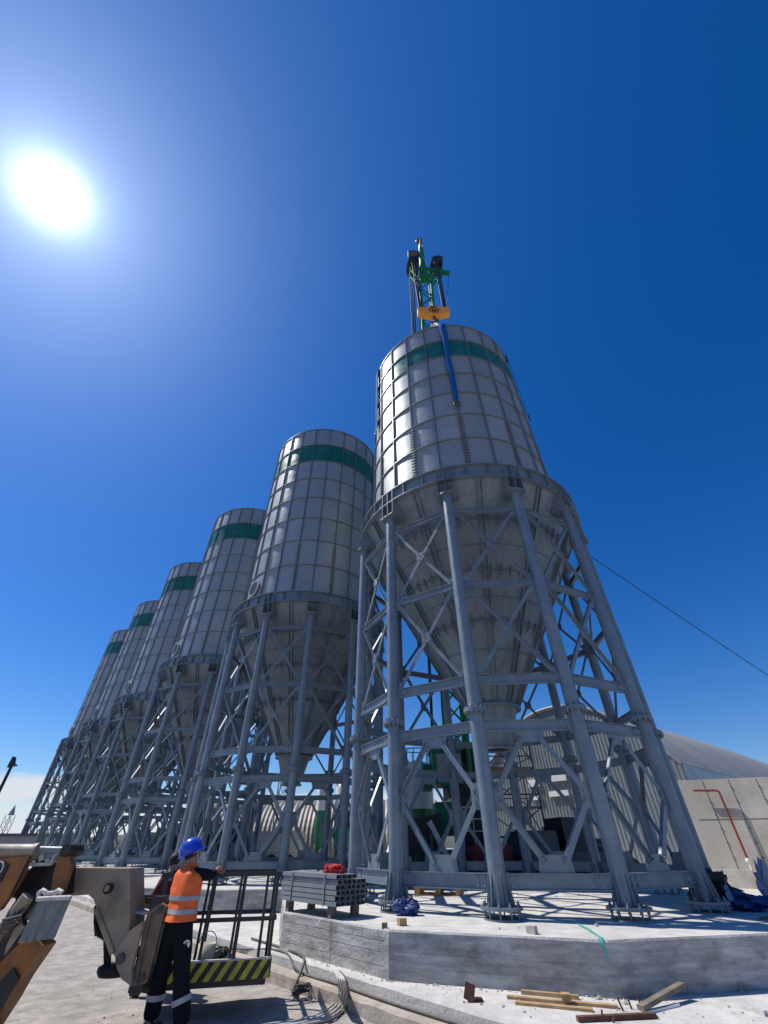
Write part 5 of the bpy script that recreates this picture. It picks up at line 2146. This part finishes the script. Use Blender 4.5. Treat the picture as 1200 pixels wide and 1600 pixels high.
    for s in (-1, 1):
        b = MB()
        b.ball(H + face * 0.088 + side * s * 0.032 + up * 0.005, 0.013, 10, 8)
        b.build('eye', 'black', r)
    if helmet:
        b = MB()
        vs = []
        prof = [(0.138, 0.0), (0.137, 0.03), (0.128, 0.075), (0.105, 0.115), (0.07, 0.142), (0.03, 0.155), (0.001, 0.157)]
        n = 28
        for rr, z in prof:
            for k in range(n):
                q = 2 * pi * k / n
                vs.append(H + m3 @ V((rr * 0.97 * cos(q), rr * 1.14 * sin(q) - 0.012, z * 1.08 + 0.010)))
        b.add(vs, [(i * n + k, i * n + (k + 1) % n, (i + 1) * n + (k + 1) % n, (i + 1) * n + k) for i in range(len(prof) - 1) for k in range(n)], True)
        vs = []
        for k in range(n):
            q = 2 * pi * k / n
            ex = 0.018 + 0.055 * max(0, sin(q)) ** 2
            vs.append(H + m3 @ V((0.136 * 0.97 * cos(q), 0.136 * 1.14 * sin(q) - 0.012, 0.012)))
            vs.append(H + m3 @ V(((0.136 + ex) * 0.97 * cos(q), (0.136 + ex) * 1.14 * sin(q) - 0.012, -0.002)))
            vs.append(H + m3 @ V(((0.136 + ex) * 0.97 * cos(q), (0.136 + ex) * 1.14 * sin(q) - 0.012, -0.008)))
        b.add(vs, [(k * 3 + w, ((k + 1) % n) * 3 + w, ((k + 1) % n) * 3 + w + 1, k * 3 + w + 1) for k in range(n) for w in (0, 1)], True)
        ho = b.build('helmet', helmet, r)
        b = MB()
        for k in range(3):
            q = -pi / 2 - 0.36 + 0.36 * k
            b.box(H + m3 @ V((0.124 * cos(q), 0.148 * sin(q) - 0.012, 0.085)), (0.022, 0.022, 0.030), m3 @ Matrix.Rotation(q + pi / 2, 3, 'Z'))
        b.build('sticker', 'white', ho)
    b = MB()
    b.ball(H - face * 0.012 + up * 0.010, 0.098, 16, 10, (0.92, 1.0, 0.98))
    hb = b.build('hair', 'hair', r)
    return r


face1 = V((0.94, 0.10, 0.33))
J1 = dict(pelvis=V((-2.66, 7.45, 0.97)), neck=V((-2.705, 7.53, 1.50)), head=V((-2.735, 7.54, 1.655)),
          Lhip=V((-2.745, 7.50, 0.95)), Rhip=V((-2.575, 7.40, 0.95)), Lknee=V((-2.79, 7.56, 0.50)), Rknee=V((-2.47, 7.37, 0.51)),
          Lank=V((-2.80, 7.58, 0.10)), Rank=V((-2.33, 7.36, 0.10)), Ldir=V((0.55, 0.83, 0)), Rdir=V((0.85, 0.52, 0)),
          Lsho=V((-2.855, 7.645, 1.43)), Rsho=V((-2.555, 7.425, 1.43)), Lelb=V((-2.80, 7.92, 1.27)), Lwri=V((-2.66, 8.01, 1.42)),
          Relb=V((-2.44, 7.69, 1.41)), Rwri=V((-2.44, 7.945, 1.478)), Lhand=V((0.6, 0.7, 0.1)), Rhand=V((0.25, 0.95, -0.10)),
          Lback=V((0, 0, 1)), Rback=V((0, 0, 1)), Rcuff=0.45)
p1 = person('man in orange hi-vis vest and blue helmet looking up, one hand on the basket rail', J1, face1, V((-0.36, -0.10, 0.93)), ('workwear', 'workwear'), True, 'helmet')
b = MB()
pp = V((-2.475, 7.325, 0.78)) - p1.location
b.cyl(pp, pp + V((0.008, -0.012, 0)), 0.042, n=20)
b.mat_i = 1
for k in range(8):
    q0, q1 = 2 * pi * k / 12 + 0.5, 2 * pi * (k + 1) / 12 + 0.5
    n_ = V((0.55, -0.83, 0))
    t_ = V((0.83, 0.55, 0))
    b.bar(pp + n_ * 0.016 + (t_ * cos(q0) + V((0, 0, sin(q0)))) * 0.02, pp + n_ * 0.016 + (t_ * cos(q1) + V((0, 0, sin(q1)))) * 0.02, 0.010, 0.004, n_)
b.build('trouser_patch', ['white', 'red_cloth'], p1)


def standing(x, y, z, rz, h=1.75, lean=0.0, arms='down'):
    k = h / 1.75
    m = Matrix.Rotation(rz, 3, 'Z')

    def q(a, c, e):
        return V((x, y, z)) + m @ V((a * k, c * k + lean * max(0, e - 0.9), e * k))
    J = dict(pelvis=q(0, 0, 0.95), neck=q(0, 0.0, 1.47), head=q(0, 0.03, 1.62), Lhip=q(-0.09, 0, 0.93), Rhip=q(0.09, 0, 0.93), Lknee=q(-0.11, 0.03, 0.49), Rknee=q(0.11, 0.03, 0.49), Lank=q(-0.12, 0, 0.09), Rank=q(0.12, 0, 0.09),
             Lsho=q(-0.185, 0, 1.40), Rsho=q(0.185, 0, 1.40), Ldir=m @ V((-0.1, 1, 0)), Rdir=m @ V((0.1, 1, 0)))
    if arms == 'down':
        J.update(Lelb=q(-0.25, 0.02, 1.12), Relb=q(0.25, 0.02, 1.12), Lwri=q(-0.26, 0.10, 0.88), Rwri=q(0.26, 0.10, 0.88), Lhand=m @ V((0, 0.2, -1)), Rhand=m @ V((0, 0.2, -1)), Lback=m @ V((-1, 0, 0)), Rback=m @ V((1, 0, 0)))
    else:
        J.update(Lelb=q(-0.25, 0.10, 1.14), Relb=q(0.25, 0.10, 1.14), Lwri=q(-0.16, 0.36, 1.12), Rwri=q(0.16, 0.36, 1.12), Lhand=m @ V((0.2, 1, -0.1)), Rhand=m @ V((-0.2, 1, -0.1)), Lback=V((0, 0, 1)), Rback=V((0, 0, 1)))
    return J, m


J2, m2 = standing(-3.62, 9.35, 0.0, R(75), 1.66, 0.05, 'fore')
person('person in dark cap and maroon jacket, mostly hidden behind the man in orange', J2, m2 @ V((0.2, 1, -0.2)), V((0, 0, 1)), ('workwear', 'maroon'), False, None)
p = at(908, 1330, Y=20.5)
J3, m3_ = standing(p.x, 20.5, PADZ, R(60), 1.76, 0.0, 'fore')
person('distant worker in dark clothes and blue helmet under the nearest silo, between its right-hand legs', J3, m3_ @ V((0, 1, -0.1)), V((0, 0, 1)), ('workwear', 'workwear'), False, 'helmet')
